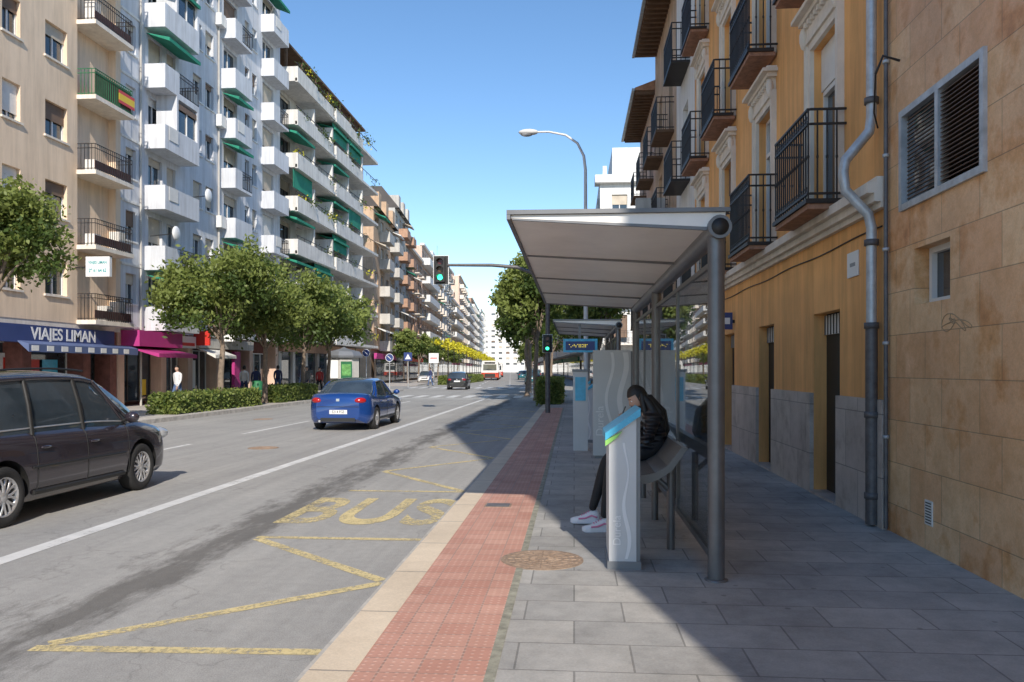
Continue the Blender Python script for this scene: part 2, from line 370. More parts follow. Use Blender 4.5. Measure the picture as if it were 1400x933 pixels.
def facade(o,F,L,z0,nf,fh,wall,bays,th=.3,fm=None,sill=None,dep=.2,wn='walls'):
    bays=sorted(bays)
    for k in range(nf):
        zb=z0+k*fh; cur=0
        for (a,b,kind) in bays:
            if a>cur: o.box(wn,wall,(cur,a),(-th,0),(zb,zb+fh),F)
            s,t=KH[kind]
            o.box(wn,wall,(a,b),(-th,0),(zb,zb+s),F); o.box(wn,wall,(a,b),(-th,0),(zb+t,zb+fh),F)
            opening(o,F,a,b,zb+s,zb+t,dep,fm,mull=1 if b-a<2 else 2)
            if sill and kind!='d': o.box('sills',sill,(a-.08,b+.08),(.002,.07),(zb+s-.07,zb+s),F)
            cur=b
        if cur<L: o.box(wn,wall,(cur,L),(-th,0),(zb,zb+fh),F)
def rail(o,F,u0,u1,d,z,h=1.0,mat=None,sp=.12,r=.009,pn='railings',n0=0):
    mat=mat or iron
    for zz in (z+.06,z+h-.02,z+h*.82): 
        o.box(pn,mat,(u0,u1),(d-.02,d+.01),(zz-.012,zz+.012),F)
        for u in (u0,u1): o.box(pn,mat,(u-.012,u+.012),(n0+.002,d-.02),(zz-.012,zz+.012),F)
    k=int((u1-u0)/sp)
    for i in range(k+1):
        u=u0+(u1-u0)*i/k; o.box(pn,mat,(u-r,u+r),(d-.005-r,d-.005+r),(z,z+h-.01),F)
    k=max(2,int((d-n0)/sp))
    for i in range(1,k):
        n=n0+(d-n0)*i/k
        for u in (u0,u1): o.box(pn,mat,(u-r,u+r),(n-r,n+r),(z,z+h-.01),F)
def parapet(o,F,u0,u1,d,z,h,mat,pn='balcony_parapets',t=.1):
    o.box(pn,mat,(u0,u1),(d-t,d),(z,z+h),F)
    o.box(pn,mat,(u0,u0+t),(.002,d-t),(z,z+h),F); o.box(pn,mat,(u1-t,u1),(.002,d-t),(z,z+h),F)
def awning(o,F,u0,u1,z,d,drop=.5,mat=None):
    mat=mat or greenaw; q=.02
    vs=[(u0,.03,z),(u1,.03,z),(u1,d,z-drop),(u0,d,z-drop),(u0,.03,z-q),(u1,.03,z-q),(u1,d,z-drop-.16),(u0,d,z-drop-.16)]
    o.add('awnings_'+mat.name,mat,vs,[(0,1,2,3),(7,6,5,4),(3,2,6,7),(0,3,7,4),(1,5,6,2)],F)
def antennas(o,F,L,z,seed,n=5):
    r=random.Random(seed)
    for i in range(n):
        u=r.uniform(0,L); nn=r.uniform(-5,-1); h=r.uniform(1.6,3.2)
        o.tube('antennas',iron,[F((u,nn,z)),F((u,nn,z+h))],.025,5)
        for j in range(5): o.tube('antennas',iron,[F((u-.35+.05*j,nn+.1*j,z+h-.1-.12*j)),F((u+.35-.05*j,nn+.1*j,z+h-.1-.12*j))],.012,4)
def Ypx(px,X):
    z=abs(X)*1092/abs(px-785); return 1.003*z+.078*X
# ------------------------------------------------------------------ LEFT building 1 (beige)
XL=-18.5
y1=Ypx(165,XL); 
L1=34.; F=Fr((XL,y1-L1,P),(0,1),(1,0))
def u1(px): return Ypx(px,XL)-(y1-L1)
o=O('apartment_building')
o.box('core',beige,(0,L1),(-13,-.3),(3.3,23),F)
bays=[(u1(3),u1(28),'w'),(u1(62),u1(92),'w')]
u=u1(3)-2.4
while u>1.2: bays.append((u-1.2,u,'w')); u-=3.1
lg0=u1(106); lg1=L1-.35
o.box('parapet',cream,(0,L1),(-.3,.05),(3.25+7*2.8,3.25+7*2.8+.9),F)
facade(o,F,lg0,3.25,7,2.8,beige,bays,sill=cream)
for k in range(7):
    zb=3.25+2.8*k
    o.box('loggia_back',maroon,(lg0,lg1),(-.9,-.75),(zb+.15,zb+2.8),F)
    opening(o,Fr((XL-.55,y1-L1,P),(0,1),(1,0)),lg0+.6,lg0+1.9,zb+.16,zb+2.3,.19,framew,mull=1)
    o.box('loggia_side',beige,(lg1,L1),(-.9,0),(zb,zb+2.8),F)
    o.box('balcony_slabs',cream,(lg0-.05,lg1+.05),(-.9,.75),(zb-.02,zb+.14),F)
    rail(o,F,lg0,lg1,.7,zb+.14,1.0,greenr if k==3 else iron,pn='railings_green' if k==3 else 'railings')
    o.box('balcony_screen',greenr if k==3 else maroon,(lg0+.02,lg1-.02),(.655,.67),(zb+.22,zb+(1.05 if k in (3,5) else .2201+.3)),F)
    for i in range(3):
        if random.random()<.5: o.box('balcony_clutter',blindw,(lg0+.3+i*.8,lg0+.7+i*.8),(.1,.5),(zb+.14,zb+.14+random.uniform(.4,.9)),F)
fz=3.25+2.8*3+.35
for a,b,m in ((0,.12,redm),(.12,.38,yelm),(.38,.5,redm)): o.box('flag_'+m.name,m,(lg1-1.0,lg1+.1),(.73,.745),(fz+a,fz+b),F)
o.box('ground_core',maroon,(0,L1),(-13,-1.2),(0,3.25),F)
o.box('soffit',cream,(0,L1),(-1.2,-.02),(3.05,3.25),F)
for px in (40,122,158): o.box('piers',maroon,(u1(px)-.2,u1(px)+.25),(-1.2,-.1),(0,3.05),F)
u=u1(40)-4
while u>1: o.box('piers',maroon,(u-.2,u+.2),(-1.2,-.1),(0,3.05),F); u-=4
opening(o,Fr((XL-.6,y1-L1,P),(0,1),(1,0)),.3,u1(118),.3,2.5,.2,framew,0,mull=9)
opening(o,Fr((XL-.6,y1-L1,P),(0,1),(1,0)),u1(126),u1(155),.1,2.5,.2,framed,0,mull=1)
o.box('shop_fascia',navy,(u1(-60),u1(145)),(-.1,.35),(2.45,3.04),F)
o.box('shop_posters',plate,(u1(28),u1(60)),(-.74,-.72),(.9,2.1),F)
o.box('shop_poster_heads',redm,(u1(32),u1(56)),(-.718,-.71),(1.55,1.95),F)
o.box('shop_posters',plate,(u1(-10),u1(15)),(-.74,-.72),(.9,2.1),F); o.box('shop_poster_heads',redm,(u1(66),u1(80)),(-.74,-.72),(1.0,1.9),F)
o.box('shop_poster_blue',cyan,(u1(84),u1(104)),(-.74,-.72),(.8,1.9),F)
cy=(u1(0)+u1(128))/2+(y1-L1)
o.text('shop_name',inkw,'VIAJES LIMAN',.58,(XL+.355,cy+.3,P+2.74),(0,1,0),(0,0,1),.004,.01,sx=1.05)
vs=[(u1(10),.36,2.5),(u1(165),.36,2.5),(u1(165),.75,2.38),(u1(10),.75,2.38),(u1(10),.36,2.46),(u1(165),.36,2.46),(u1(165),.75,2.12),(u1(10),.75,2.12)]
o.add('blue_awning',M('awning_blue',(.10,.14,.28),.7),vs,[(0,1,2,3),(7,6,5,4),(3,2,6,7),(0,3,7,4),(1,5,6,2)],F)
for i in range(8):
    a=u1(14)+i*(u1(160)-u1(14))/8; o.box('awning_stripes',plate,(a,a+.35),(.751,.76),(2.16,2.34),F)
o.done()
o=O('hanging_shop_sign',(XL+.95,Ypx(135,XL+.9),P+5.0)); 
o.box('panel',plate,(-.5,.42),(-.08,.08),(-.02,.72)); o.box('bracket',iron,(-1.,-.5),(-.02,.02),(.3,.36)); o.box('frame',iron,(-.52,.44),(-.07,.07),(.722,.75))
o.text('name',inkt,'VIAJES LIMAN',.15,(-.04,-.083,.5),(1,0,0),(0,0,1),.002,.004,sx=.8)
o.text('phone',inkt,'29 61 64 62',.19,(-.04,-.083,.2),(1,0,0),(0,0,1),.002,.005,sx=.75)
o.done()
# ------------------------------------------------------------------ LEFT building 2 (pale, green awnings)
y2=Ypx(383,XL); L2=y2-y1; F=Fr((XL,y1,P),(0,1),(1,0))
def u2(px): return Ypx(px,XL)-y1
o=O('apartment_building'); FH=2.62; Z0=3.35; NF=8
o.box('core',bluewhite,(0,L2),(-13,-.3),(3.2,Z0+NF*FH),F)
bays=[(u2(172),u2(186),'w'),(u2(203),u2(222),'d'),(u2(228),u2(240),'w'),(u2(264),u2(276),'w'),(u2(281),u2(292),'w'),(u2(306),u2(324),'d'),(u2(335),u2(341),'w'),(u2(345),u2(351),'w'),(u2(359),u2(374),'d')]
facade(o,F,L2,Z0,NF,FH,bluewhite,bays,sill=white)
for k in range(NF):
    zb=Z0+k*FH
    for j,(a,b,d) in enumerate(((197,246,.95),(302,326,.8),(357,378,.8))):
        ua,ub=u2(a),u2(b)
        o.box('balcony_slabs',bluewhite,(ua,ub),(.002,d),(zb-.14,zb),F)
        if (k+j)%3!=1:
            parapet(o,F,ua,ub,d,zb,.90,bluewhite)
            if j==0 and k%2: 
                um=(ua+ub)/2+.3
                opening(o,Fr((XL+d-.1,y1,P),(0,1),(1,0)),um-.7,ub-.2,zb+.9,zb+2.2,.0,framew,.2)
                o.box('gallery',bluewhite,(ub-.2,ub),(.002,d),(zb+.9,zb+2.35),F)
                o.box('gallery',bluewhite,(um-.85,um-.7),(.002,d),(zb+.9,zb+2.35),F)
                o.box('gallery',bluewhite,(um-.85,ub),(.002,d),(zb+2.35,zb+FH-.142),F)
        else:
            um=ua+(ub-ua)*.40
            parapet(o,F,ua,um,d,zb,.90,bluewhite); rail(o,F,um+.02,ub,d-.03,zb,.95,iron)
        if random.random()<.45: awning(o,F,ua+.15,ub-.1,zb+2.3,d+.12,.22)
        if random.random()<.4: o.box('laundry',random.choice([blindw]),(ua+.3,ua+1.1),(d+.02,d+.03),(zb+.3,zb+.9),F)
    if k%2==0: o.box('air_conditioner',white,(u2(294),u2(297)+.3),(.02,.35),(zb+.3,zb+.9),F)
    if k%3==1: o.box('air_conditioner',white,(u2(250),u2(250)+.8),(.02,.35),(zb+.4,zb+.95),F)
    o.box('string_course',white,(0,u2(195)),(.002,.05),(zb-.1,zb),F)
o.box('roof_parapet',white,(0,L2),(-.4,.08),(Z0+NF*FH,Z0+NF*FH+.8),F); antennas(o,F,L2,Z0+NF*FH,4,6)
for (pxx,zz) in ((252,3.35+FH*2+1.2),(205,3.35+FH+1.5),(258,3.35+FH+1.0)):
    p=F((u2(pxx),1.2,zz)); o.ell('satellite_dish',plate,p,(.1,.32,.32)); o.tube('dish_arm',iron,[p,F((u2(pxx),.02,zz-.1))],.02,5)
o.tube('downpipe',greyw,[F((u2(298),.06,0)),F((u2(298),.06,Z0+NF*FH))],.05,6); o.tube('downpipe',greyw,[F((u2(191),.06,0)),F((u2(191),.06,Z0+NF*FH))],.05,6)
o.box('ground_core',maroon,(0,L2),(-13,-.8),(0,3.2),F); o.box('soffit',white,(0,L2),(-.8,0),(3.2,Z0),F)
for px in (168,226,262,300,345,380): o.box('piers',pinkw,(u2(px)-.25,u2(px)+.2),(-.8,-.05),(0,3.2),F)
FG=Fr((XL-.35,y1,P),(0,1),(1,0))
for a,b in ((172,222),(230,258),(266,296),(304,341),(349,376)): opening(o,FG,u2(a)+.1,u2(b)-.1,.15,2.5,.2,random.choice([framew,framed]),0,mull=2)
o.box('magenta_fascia',magenta,(u2(167),u2(228)),(-.04,.75),(2.5,3.15),F)
awning(o,F,u2(170),u2(226),2.5,1.5,.3,magenta)
o.box('white_fascia',plate,(u2(232),u2(260)),(-.04,.3),(2.55,3.1),F); o.box('white_fascia_band',redm,(u2(234),u2(258)),(.301,.31),(2.65,2.8),F)
o.box('projecting_sign_red',redm,(u2(262),u2(262)+.12),(.1,.9),(2.7,3.4),F); o.box('projecting_sign_white',plate,(u2(300),u2(300)+.12),(.1,.8),(3.0,3.5),F)
for a,b in ((304,312),(330,338)): o.box('magenta_posters',magenta,(u2(a),u2(b)),(-.5,-.48),(.4,2.3),F)
o.box('magenta_posters',magenta,(u2(318),u2(326)),(-.04,.12),(.2,2.5),F)
o.box('shop_posters',plate,(u2(268),u2(280)),(-.5,-.48),(.6,2.0),F); o.box('yellow_poster',yelm,(u2(206),u2(214)),(-.5,-.48),(.4,1.1),F)
o.box('grey_fascia',greyw,(u2(266),u2(341)),(-.04,.25),(2.6,3.1),F)
awning(o,F,u2(268),u2(298),2.6,1.0,.35,blindw)
o.done()
# ------------------------------------------------------------------ LEFT building 3 (long balconies)
y3=Ypx(508,XL); L3=y3-y2-2.5; F=Fr((XL-.4,y2+.3,P),(0,1),(1,0))
o=O('apartment_building'); FH3=2.72; Z3=3.6; NF3=6
o.box('core',greyw,(0,L3),(-14,-.3),(0,Z3+NF3*FH3),F)
nb=int(L3/3.2); bays=[(i*3.2+.6,i*3.2+2.6,'d' if i%2 else 'w') for i in range(nb)]
facade(o,F,L3,Z3,NF3,FH3,greyw,bays,fm=framed)
m3=M('balcony_concrete',(.74,.72,.68),.85,var=.1,streak=.4)
BD=1.5
for k in range(NF3+1):
    zb=Z3+k*FH3
    o.box('balcony_slabs',m3,(-.3,L3+.3),(.002,BD),(zb-.2,zb),F)
    n=int(L3/4.1)
    for i in range(n):
        a=-.3+i*4.1; dd=BD if i%2==0 else BD-.15
        o.box('balcony_fronts',m3,(a,a+3.9),(dd-.12,dd+.05),(zb-.25,zb+.72),F)
        o.box('balcony_dividers',m3,(a+3.9,a+4.1),(.002,BD-.2),(zb,zb+2.0 if k<NF3 else zb+.8),F)
        if k<NF3 and random.random()<.38: awning(o,F,a+.1,a+3.7,zb+2.45,BD-.05,.35)
        if k<NF3 and random.random()<.25: o.box('roller_screens',greenaw,(a+.1,a+3.7),(BD-.3,BD-.27),(zb+1.3,zb+2.45),F)
    o.box('balcony_ends',m3,(-.3,-.15),(.002,BD-.12),(zb,zb+.72),F)
    o.box('rail_top',iron,(-.3,L3),(BD-.07,BD-.03),(zb+.95,zb+.99),F)
    for i in range(int(L3/1.2)): o.box('rail_posts',iron,(i*1.2,i*1.2+.03),(BD-.07,BD-.04),(zb+.7,zb+.95),F)
o.box('penthouse',tanw,(.5,L3-2),(-10,-1.2),(Z3+NF3*FH3,Z3+NF3*FH3+2.4),F)
for i in range(5): opening(o,F,1.+i*4,3.2+i*4,Z3+NF3*FH3+.1,Z3+NF3*FH3+2.2,1.13,framed,0)
o.box('penthouse_roof',wood,(0,L3-1),(-10.5,.7),(Z3+NF3*FH3+2.4,Z3+NF3*FH3+2.55),F); antennas(o,F,L3,Z3+NF3*FH3+2.5,8,4)
for i in range(7): o.box('penthouse_posts',wood,(.2+i*L3/7,.35+i*L3/7),(.5,.65),(Z3+NF3*FH3,Z3+NF3*FH3+2.4),F)
o.box('shopfront',glass,(.5,L3-.5),(.01,.05),(.3,2.7),F)
for i in range(8): o.box('shop_piers',greyw,(i*L3/8,i*L3/8+.5),(.005,.2),(0,3.3),F)
o.box('shop_fascia',brickm,(0,L3),(.06,.5),(2.7,3.3),F)
o.done()
def leafmesh(cl,n,sig,size,seed,flat=.8):
    r=np.random.default_rng(seed)
    c=np.repeat(np.array(cl),n,axis=0); m=len(c)
    p=c+r.normal(0,1,(m,3))*np.array([sig,sig,sig*flat])
    a=r.normal(0,1,(m,3)); a/=np.linalg.norm(a,axis=1)[:,None]
    b=r.normal(0,1,(m,3)); b-=a*(a*b).sum(1)[:,None]; b/=np.linalg.norm(b,axis=1)[:,None]
    s=(size*r.uniform(.6,1.3,m))[:,None]
    vs=np.stack([p-a*s,p+b*s*.5,p+a*s,p-b*s*.5],1).reshape(-1,3)
    return vs.tolist(),[(4*i,4*i+1,4*i+2,4*i+3) for i in range(m)]
o=O('balcony_plants'); rr=random.Random(3); cA=[];cY=[]
for k in range(NF3+1):
    for i in range(22):
        if rr.random()<(.35 if k<NF3 else .8):
            q=F((rr.uniform(0,L3),BD-.1,Z3+k*FH3+rr.uniform(.65,.9 if k<NF3 else 1.3))); (cA if rr.random()<.8 else cY).append(tuple(q))
v,f=leafmesh(cA,30,.24,.10,1); o.add('foliage',leafB,v,f); v,f=leafmesh(cY,22,.2,.09,2); o.add('flowers',leafY,v,f); o.done()
# ------------------------------------------------------------------ far left row on the bent street
ud=Vector((-K,1,0)).normalized(); nd=Vector((1,K,0)).normalized()
def farb(org,L,H,wall,gf,side=1,style=0,depth=14,roof=None,seed=0):
    o=O('apartment_building'); n=(nd.x*side,nd.y*side)
    F=Fr((org[0],org[1],P),(ud.x,ud.y),n); fh=2.9; nf=int((H-3.6)/fh)
    o.box('core',wall,(0,L),(-depth,-.3),(0,3.6+nf*fh),F)
    nb=max(2,int(L/3)); w=L/nb
    bays=[(i*w+w*.25,i*w+w*.75,'d' if (i+style)%2 else 'w') for i in range(nb)]
    facade(o,F,L,3.6,nf,fh,wall,bays)
    for k in range(nf):
        zb=3.6+k*fh
        FE=Fr((org[0],org[1],P),(-n[0],-n[1]),(-ud.x,-ud.y))
        for j in range(3):
            a=1.5+j*3.6; opening(o,FE,a,a+1.3,zb+.9,zb+2.2,-.06,framew)
        if style==1:
            o.box('balcony_slabs',gf,(.2,L-.2),(.002,1.3),(zb-.15,zb),F); o.box('balcony_fronts',gf,(.2,L-.2),(1.2,1.3),(zb,zb+.95),F)
            o.box('balcony_fronts',gf,(.2,.3),(.002,1.2),(zb,zb+.95),F)
        else:
            for i in range(nb):
                if (i+style)%2: 
                    o.box('balcony_slabs',gf,(i*w+.1,i*w+w-.1),(.002,1.1),(zb-.12,zb),F)
                    if style==2: parapet(o,F,i*w+.1,i*w+w-.1,1.1,zb,.95,gf)
                    else: rail(o,F,i*w+.1,i*w+w-.1,1.08,zb,1.0,iron,sp=.3,r=.015)
        for i in range(nb):
            if random.random()<.12: awning(o,F,i*w+.3,i*w+w-.3,zb+2.3,1.2,.4,random.choice([greenaw,blindw,blind]))
    o.box('shopfront',glass,(.3,L-.3),(.003,.05),(.3,2.6),F); o.box('fascia',random.choice([redm,navy,greyw,white,magenta,greenr]),(.3,L-.3),(.003,.3),(2.62,3.2),F)
    top=3.6+nf*fh
    if roof=='mansard':
        vs=[(0,.5,top),(L,.5,top),(L,-1.6,top+2.6),(0,-1.6,top+2.6),(0,-depth,top+2.6),(L,-depth,top+2.6),(0,-depth,top),(L,-depth,top)]
        o.add('mansard_roof',framed,vs,[(0,1,2,3),(3,2,5,4),(0,3,4,6),(1,7,5,2)],F)
        for i in range(3): o.box('dormers',wall,(L*(i+.3)/3,L*(i+.3)/3+1.6),(-1.5,.3),(top+.1,top+1.8),F)
    else:
        o.box('cornice',gf,(-.1,L+.1),(-.3,.4),(top,top+.35),F)
        o.box('roof_house',wall,(L*.2,L*.6),(-9,-2.5),(top,top+2.6),F); antennas(o,F,L,top,int(L*7),4)
    o.done()
x0,yy=-20.3,79.5
def along(s,off=0): return (x0-K*s+off,yy+s)
specs=[(15,18.5,tanw,greyw,2,'mansard'),(13,21.5,greyw,brickm,2,'mansard'),(16,19.5,brickm,cream,0,None),(18,22.5,pinkw,white,1,None),(20,19,tanw,cream,2,None),(24,24,white,greyw,0,None),
 (28,20,beige,white,1,None),(30,27,pinkw,cream,2,None),(36,24,white,white,1,None),(40,29,brickm,white,2,None),(50,27,greyw,white,1,None),(50,31,white,white,2,None)]
s=0
for L,H,w,g,st,rf in specs:
    farb(along(s),L-.3,H,w,g,1,st,roof=rf); s+=L
o=O('apartment_building'); F=Fr((-70,432,0),(1,0),(0,-1)); o.box('core',white,(0,80),(-15,-.3),(0,33),F)
facade(o,F,80,3,10,3,white,[(i*4+1,i*4+3,'w') for i in range(20)]); o.done()
# ------------------------------------------------------------------ RIGHT: stone building
XR=3.02; YC=Ypx(1213,XR); YB=-5.2
o=O('stone_building'); F=Fr((XR,YB,P),(0,1),(-1,0)); Ls=YC-YB
def us(px): return Ypx(px,XR)-YB
va,vb=us(1350),us(1233); wa,wb=us(1299),us(1250)
o.box('core',stone,(0,Ls),(-12,-.4),(0,19),F)
o.box('walls',stone,(0,va),(-.4,0),(0,19),F); o.box('walls',stone,(vb,Ls),(-.4,0),(0,19),F)
o.box('walls',stone,(va,vb),(-.4,0),(3.92,19),F); o.box('walls',stone,(va,wa),(-.4,0),(0,3.0),F)
o.box('walls',stone,(wb,vb),(-.4,0),(0,3.0),F); o.box('walls',stone,(wa,wb),(-.4,0),(0,2.12),F); o.box('walls',stone,(wa,wb),(-.4,0),(2.62,3.0),F)
t=.06
for a,b,c,d in ((va,va+t,3.0,3.92),(vb-t,vb,3.0,3.92),(va+t,vb-t,3.0,3.0+t),(va+t,vb-t,3.92-t,3.92),((va+vb)/2-.03,(va+vb)/2+.03,3.0+t,3.92-t)):
    o.box('vent_frame',galv,(a,b),(-.06,.03),(c,d),F)
o.box('vent_glass',glass,((va+vb)/2+.03,vb-t),(-.08,-.03),(3.06,3.86),F); o.box('vent_back',black,(va+t,(va+vb)/2-.03),(-.2,-.16),(3.06,3.86),F)
mlou=M('louvre_brown',(.16,.10,.07),.5,var=.2)
for i in range(22):
    z=3.07+i*.036; o.add('louvres',mlou,[(va+t,-.08,z+.03),((va+vb)/2-.03,-.08,z+.03),((va+vb)/2-.03,.01,z),(va+t,.01,z),(va+t,-.08,z+.024),((va+vb)/2-.03,-.08,z+.024),((va+vb)/2-.03,.01,z-.006),(va+t,.01,z-.006)],[(0,1,2,3),(7,6,5,4),(3,2,6,7)],F)
for i in range(22):
    z=3.07+i*.036; o.box('vent_glass_bars',mlou,((va+vb)/2+.03,vb-t),(-.028,-.02),(z,z+.008),F)
opening(o,F,wa+.02,wb-.02,2.12,2.62,.17,framew,0,mull=0)
g0=us(1271); o.box('air_grate',blindw,(g0-.07,g0+.07),(.002,.012),(.22,.43),F)
for i in range(8): o.box('grate_slots',black,(g0-.055,g0+.055),(.0125,.0135),(.235+i*.024,.245+i*.024),F)
gr=M('chalk_scribble',(.42,.30,.19),.8,var=.1)
pts=[F((us(1310)+.25*math.cos(a*1.3)*math.sin(a*.5+.4)+.01*a,.003,1.92+.08*math.sin(a*2.1)*math.cos(a*.37))) for a in np.arange(0,14,.22)]
o.tube('scribble',gr,pts,.0035,4)
o.done()
# ------------------------------------------------------------------ RIGHT: ochre building
yE=Ypx(950,XR); LO=yE-YC; F=Fr((XR,YC,P),(0,1),(-1,0)); o=O('ochre_house')
o.box('core',ochre,(0,LO),(-10,-.5),(0,16),F)
bc=[8.95+.24+.65+3.0*i-YC for i in range(4)]
cur=0
for c in bc:
    a,b=c-.62+.12,c+.5
    o.box('ground_wall',ochre,(cur,a),(-.5,0),(0,3.3),F); o.box('ground_wall',ochre,(a,b),(-.5,0),(2.24,3.3),F)
    o.box('base_course',basestone,(cur,a),(.0,.05),(0,1.25),F)
    o.box('door_leaf',black,(a,b),(-.20,-.16),(0,2.24),F); o.box('door_panels',framed,(a+.12,b-.55),(-.16,-.145),(.25,1.2),F); o.box('door_panels',framed,(a+.12,b-.55),(-.16,-.145),(1.3,1.9),F)
    o.box('door_head',framew,(a,b),(-.159,-.13),(1.98,2.22),F)
    for i in range(9): o.box('door_head_bars',black,(a+.05+i*(b-a)/9,a+.07+i*(b-a)/9),(-.128,-.12),(1.98,2.22),F)
    o.box('door_step',basestone,(a,b),(-.16,.06),(0,.03),F)
    cur=b
o.box('ground_wall',ochre,(cur,LO),(-.5,0),(0,3.3),F); o.box('base_course',basestone,(cur,LO),(0,.05),(0,1.25),F)
for n1,za,zb in ((.06,3.12,3.18),(.12,3.18,3.26),(.19,3.26,3.36),(.10,3.36,3.42)): o.box('string_course',cream,(0,LO),(.0,n1),(za,zb),F)
def rbalc(o,F,c,z,d=.42,hw=.72):
    a,b=c-hw,c+hw
    o.box('balcony_edge',iron,(a-.03,b+.03),(.06,d+.03),(z-.02,z+.03),F)
    o.box('balcony_soffit',soffit,(a,b),(.03,d),(z-.08,z-.022),F)
    rail(o,F,a,b,d,z+.03,1.02,iron,.095,.008,n0=.0)
    k=int(2*hw/.095)
    for i in range(k+1):
        q=a+2*hw*i/k; o.ell('baluster_knobs',iron,F((q,d-.005,z+.5)),(.016,.016,.03),6)
        if i<k: 
            pc=F((q+.0475,d-.005,z+.93)); o.lathe('rings',iron,[(-.005,.034),(.005,.034),(.005,.024),(-.005,.024),(-.005,.034)],pc,'x',8)
            pc=F((q+.0475,d-.005,z+.14)); o.lathe('rings',iron,[(-.005,.034),(.005,.034),(.005,.024),(-.005,.024),(-.005,.034)],pc,'x',8)
    for q in (a,b):
        for i in range(1,4):
            o.ell('baluster_knobs',iron,F((q,d*i/4,z+.5)),(.016,.016,.03),6)
def rwin(o,F,c,z,h=2.15,hw=.48):
    a,b=c-hw,c+hw
    for t0,t1,n in ((.0,.10,.05),(.10,.17,.08)):
        o.box('window_surround',cream,(a-t1,a-t0),(.0,n),(z,z+h+t1),F); o.box('window_surround',cream,(b+t0,b+t1),(.0,n),(z,z+h+t1),F)
        o.box('window_surround',cream,(a-t0,b+t0),(.0,n+.002),(z+h+t0,z+h+t1),F)
    for n1,z0,z1,e in ((.07,.17,.36,.14),(.14,.36,.42,.2),(.22,.42,.47,.26),(.15,.47,.52,.2)):
        o.box('window_hood',cream,(a-e,b+e),(.0,n1),(z+h+z0,z+h+z1),F)
    for i in range(9): o.box('dentils',cream,(a-.1+i*.13,a-.04+i*.13),(.07,.12),(z+h+.29,z+h+.355),F)
    for sgn in (a-.13,b+.13): o.ell('scroll_bracket',cream,F((sgn,.09,z+h+.2)),(.06,.05,.15),8)
    opening(o,F,a,b,z,z+h,.16,framew,random.choice([.0,.25,.4]),mull=1)
    zp=z+h*.72; o.box('transom',framew,(a+.05,b-.05),(-.158,-.10),(zp,zp+.06),F)
for fl,z in enumerate((3.42,6.3,9.2,12.1)):
    top=6.3 if fl==0 else (9.2 if fl==1 else (12.1 if fl==2 else 16)); cur=0
    for c in bc:
        a,b=c-.48,c+.48
        o.box('upper_wall',ochre,(cur,a),(-.5,0),(z,top),F); o.box('upper_wall',ochre,(a,b),(-.5,0),(z+2.15,top),F); cur=b
        rwin(o,F,c,z); rbalc(o,F,c,z)
    o.box('upper_wall',ochre,(cur,LO),(-.5,0),(z,top),F)
o.box('cornice',cream,(0,LO),(0,.5),(16,16.5),F); o.box('roof',tile,(0,LO),(-10,.6),(16.5,16.7),F)
o.box('number_plaque',plate,(Ypx(1175,XR)-YC,Ypx(1160,XR)-YC),(.003,.015),(2.55,2.82),F)
cc=Ypx(1167.5,XR)-YC
o.box('plaque_text',inkg,(cc-.08,cc+.08),(.0155,.017),(2.66,2.70),F)
o.tube('wall_cable',black,[F((u,.012,2.95+.012*math.sin(u*2.3))) for u in np.arange(.1,LO-.1,.4)],.008,5)
o.done()
o=O('drain_pipe'); q=YC+.16
o.tube('upper_pipe',galv,[(2.93,q,12),(2.93,q,P+4.05),(2.91,q,P+3.9),(2.68,q,P+3.62),(2.66,q,P+3.50),(2.68,q,P+3.32),(2.9,q,P+3.08),(2.93,q,P+2.95),(2.93,q,P+2.0)],.05,12)
o.tube('lower_pipe',pipeD,[(2.93,q,P+2.0),(2.93,q,P+.02)],.058,12)
for z in (.3,1.1,1.98,2.8,4.2,5.4): o.lathe('collars',galv if z>2 else pipeD,[(-.03,.05),(-.03,.07),(.03,.07),(.03,.05)],(2.93,q,P+z),'z',12)
o.done()
o=O('drain_pipe'); o.tube('pipe',pipeD,[(2.985,YC-.06,14),(2.985,YC-.06,P+.02)],.022,8); 
for z in range(1,10): o.lathe('clips',galv,[(-.015,.02),(-.015,.032),(.015,.032),(.015,.02)],(2.985,YC-.06,P+z*.9),'z',8)
o.done()
o=O('cable_bracket'); o.tube('arm',iron,[(3.0,YC-.35,P+4.4),(2.85,YC-.35,P+4.45),(2.8,YC-.3,P+4.3)],.012,6); o.tube('cable',black,[(2.8,YC-.3,P+4.3),(2.86,YC-.1,P+4.0),(2.95,YC+.05,P+3.9)],.008,6); o.done()
y5=Ypx(925,XR); F=Fr((XR,yE,P),(0,1),(-1,0)); o=O('white_house'); L=y5-yE
o.box('core',white,(0,L),(-10,-.3),(0,13.5),F)
facade(o,F,L,0,1,3.4,white,[(.8,2.2,'g')]); facade(o,F,L,3.4,3,3.1,white,[(1.2,2.2,'d')],fm=framed)
for k in range(3): o.box('slab',iron,(.8,2.6),(0.002,.5),(3.4+3.1*k-.03,3.4+3.1*k+.03),F); rail(o,F,.8,2.6,.48,3.4+3.1*k+.03)
o.box('wall_top',white,(0,L),(-.3,0),(12.7,13.5),F); o.box('cornice',cream,(0,L),(0,.35),(13.2,13.5),F); o.done()
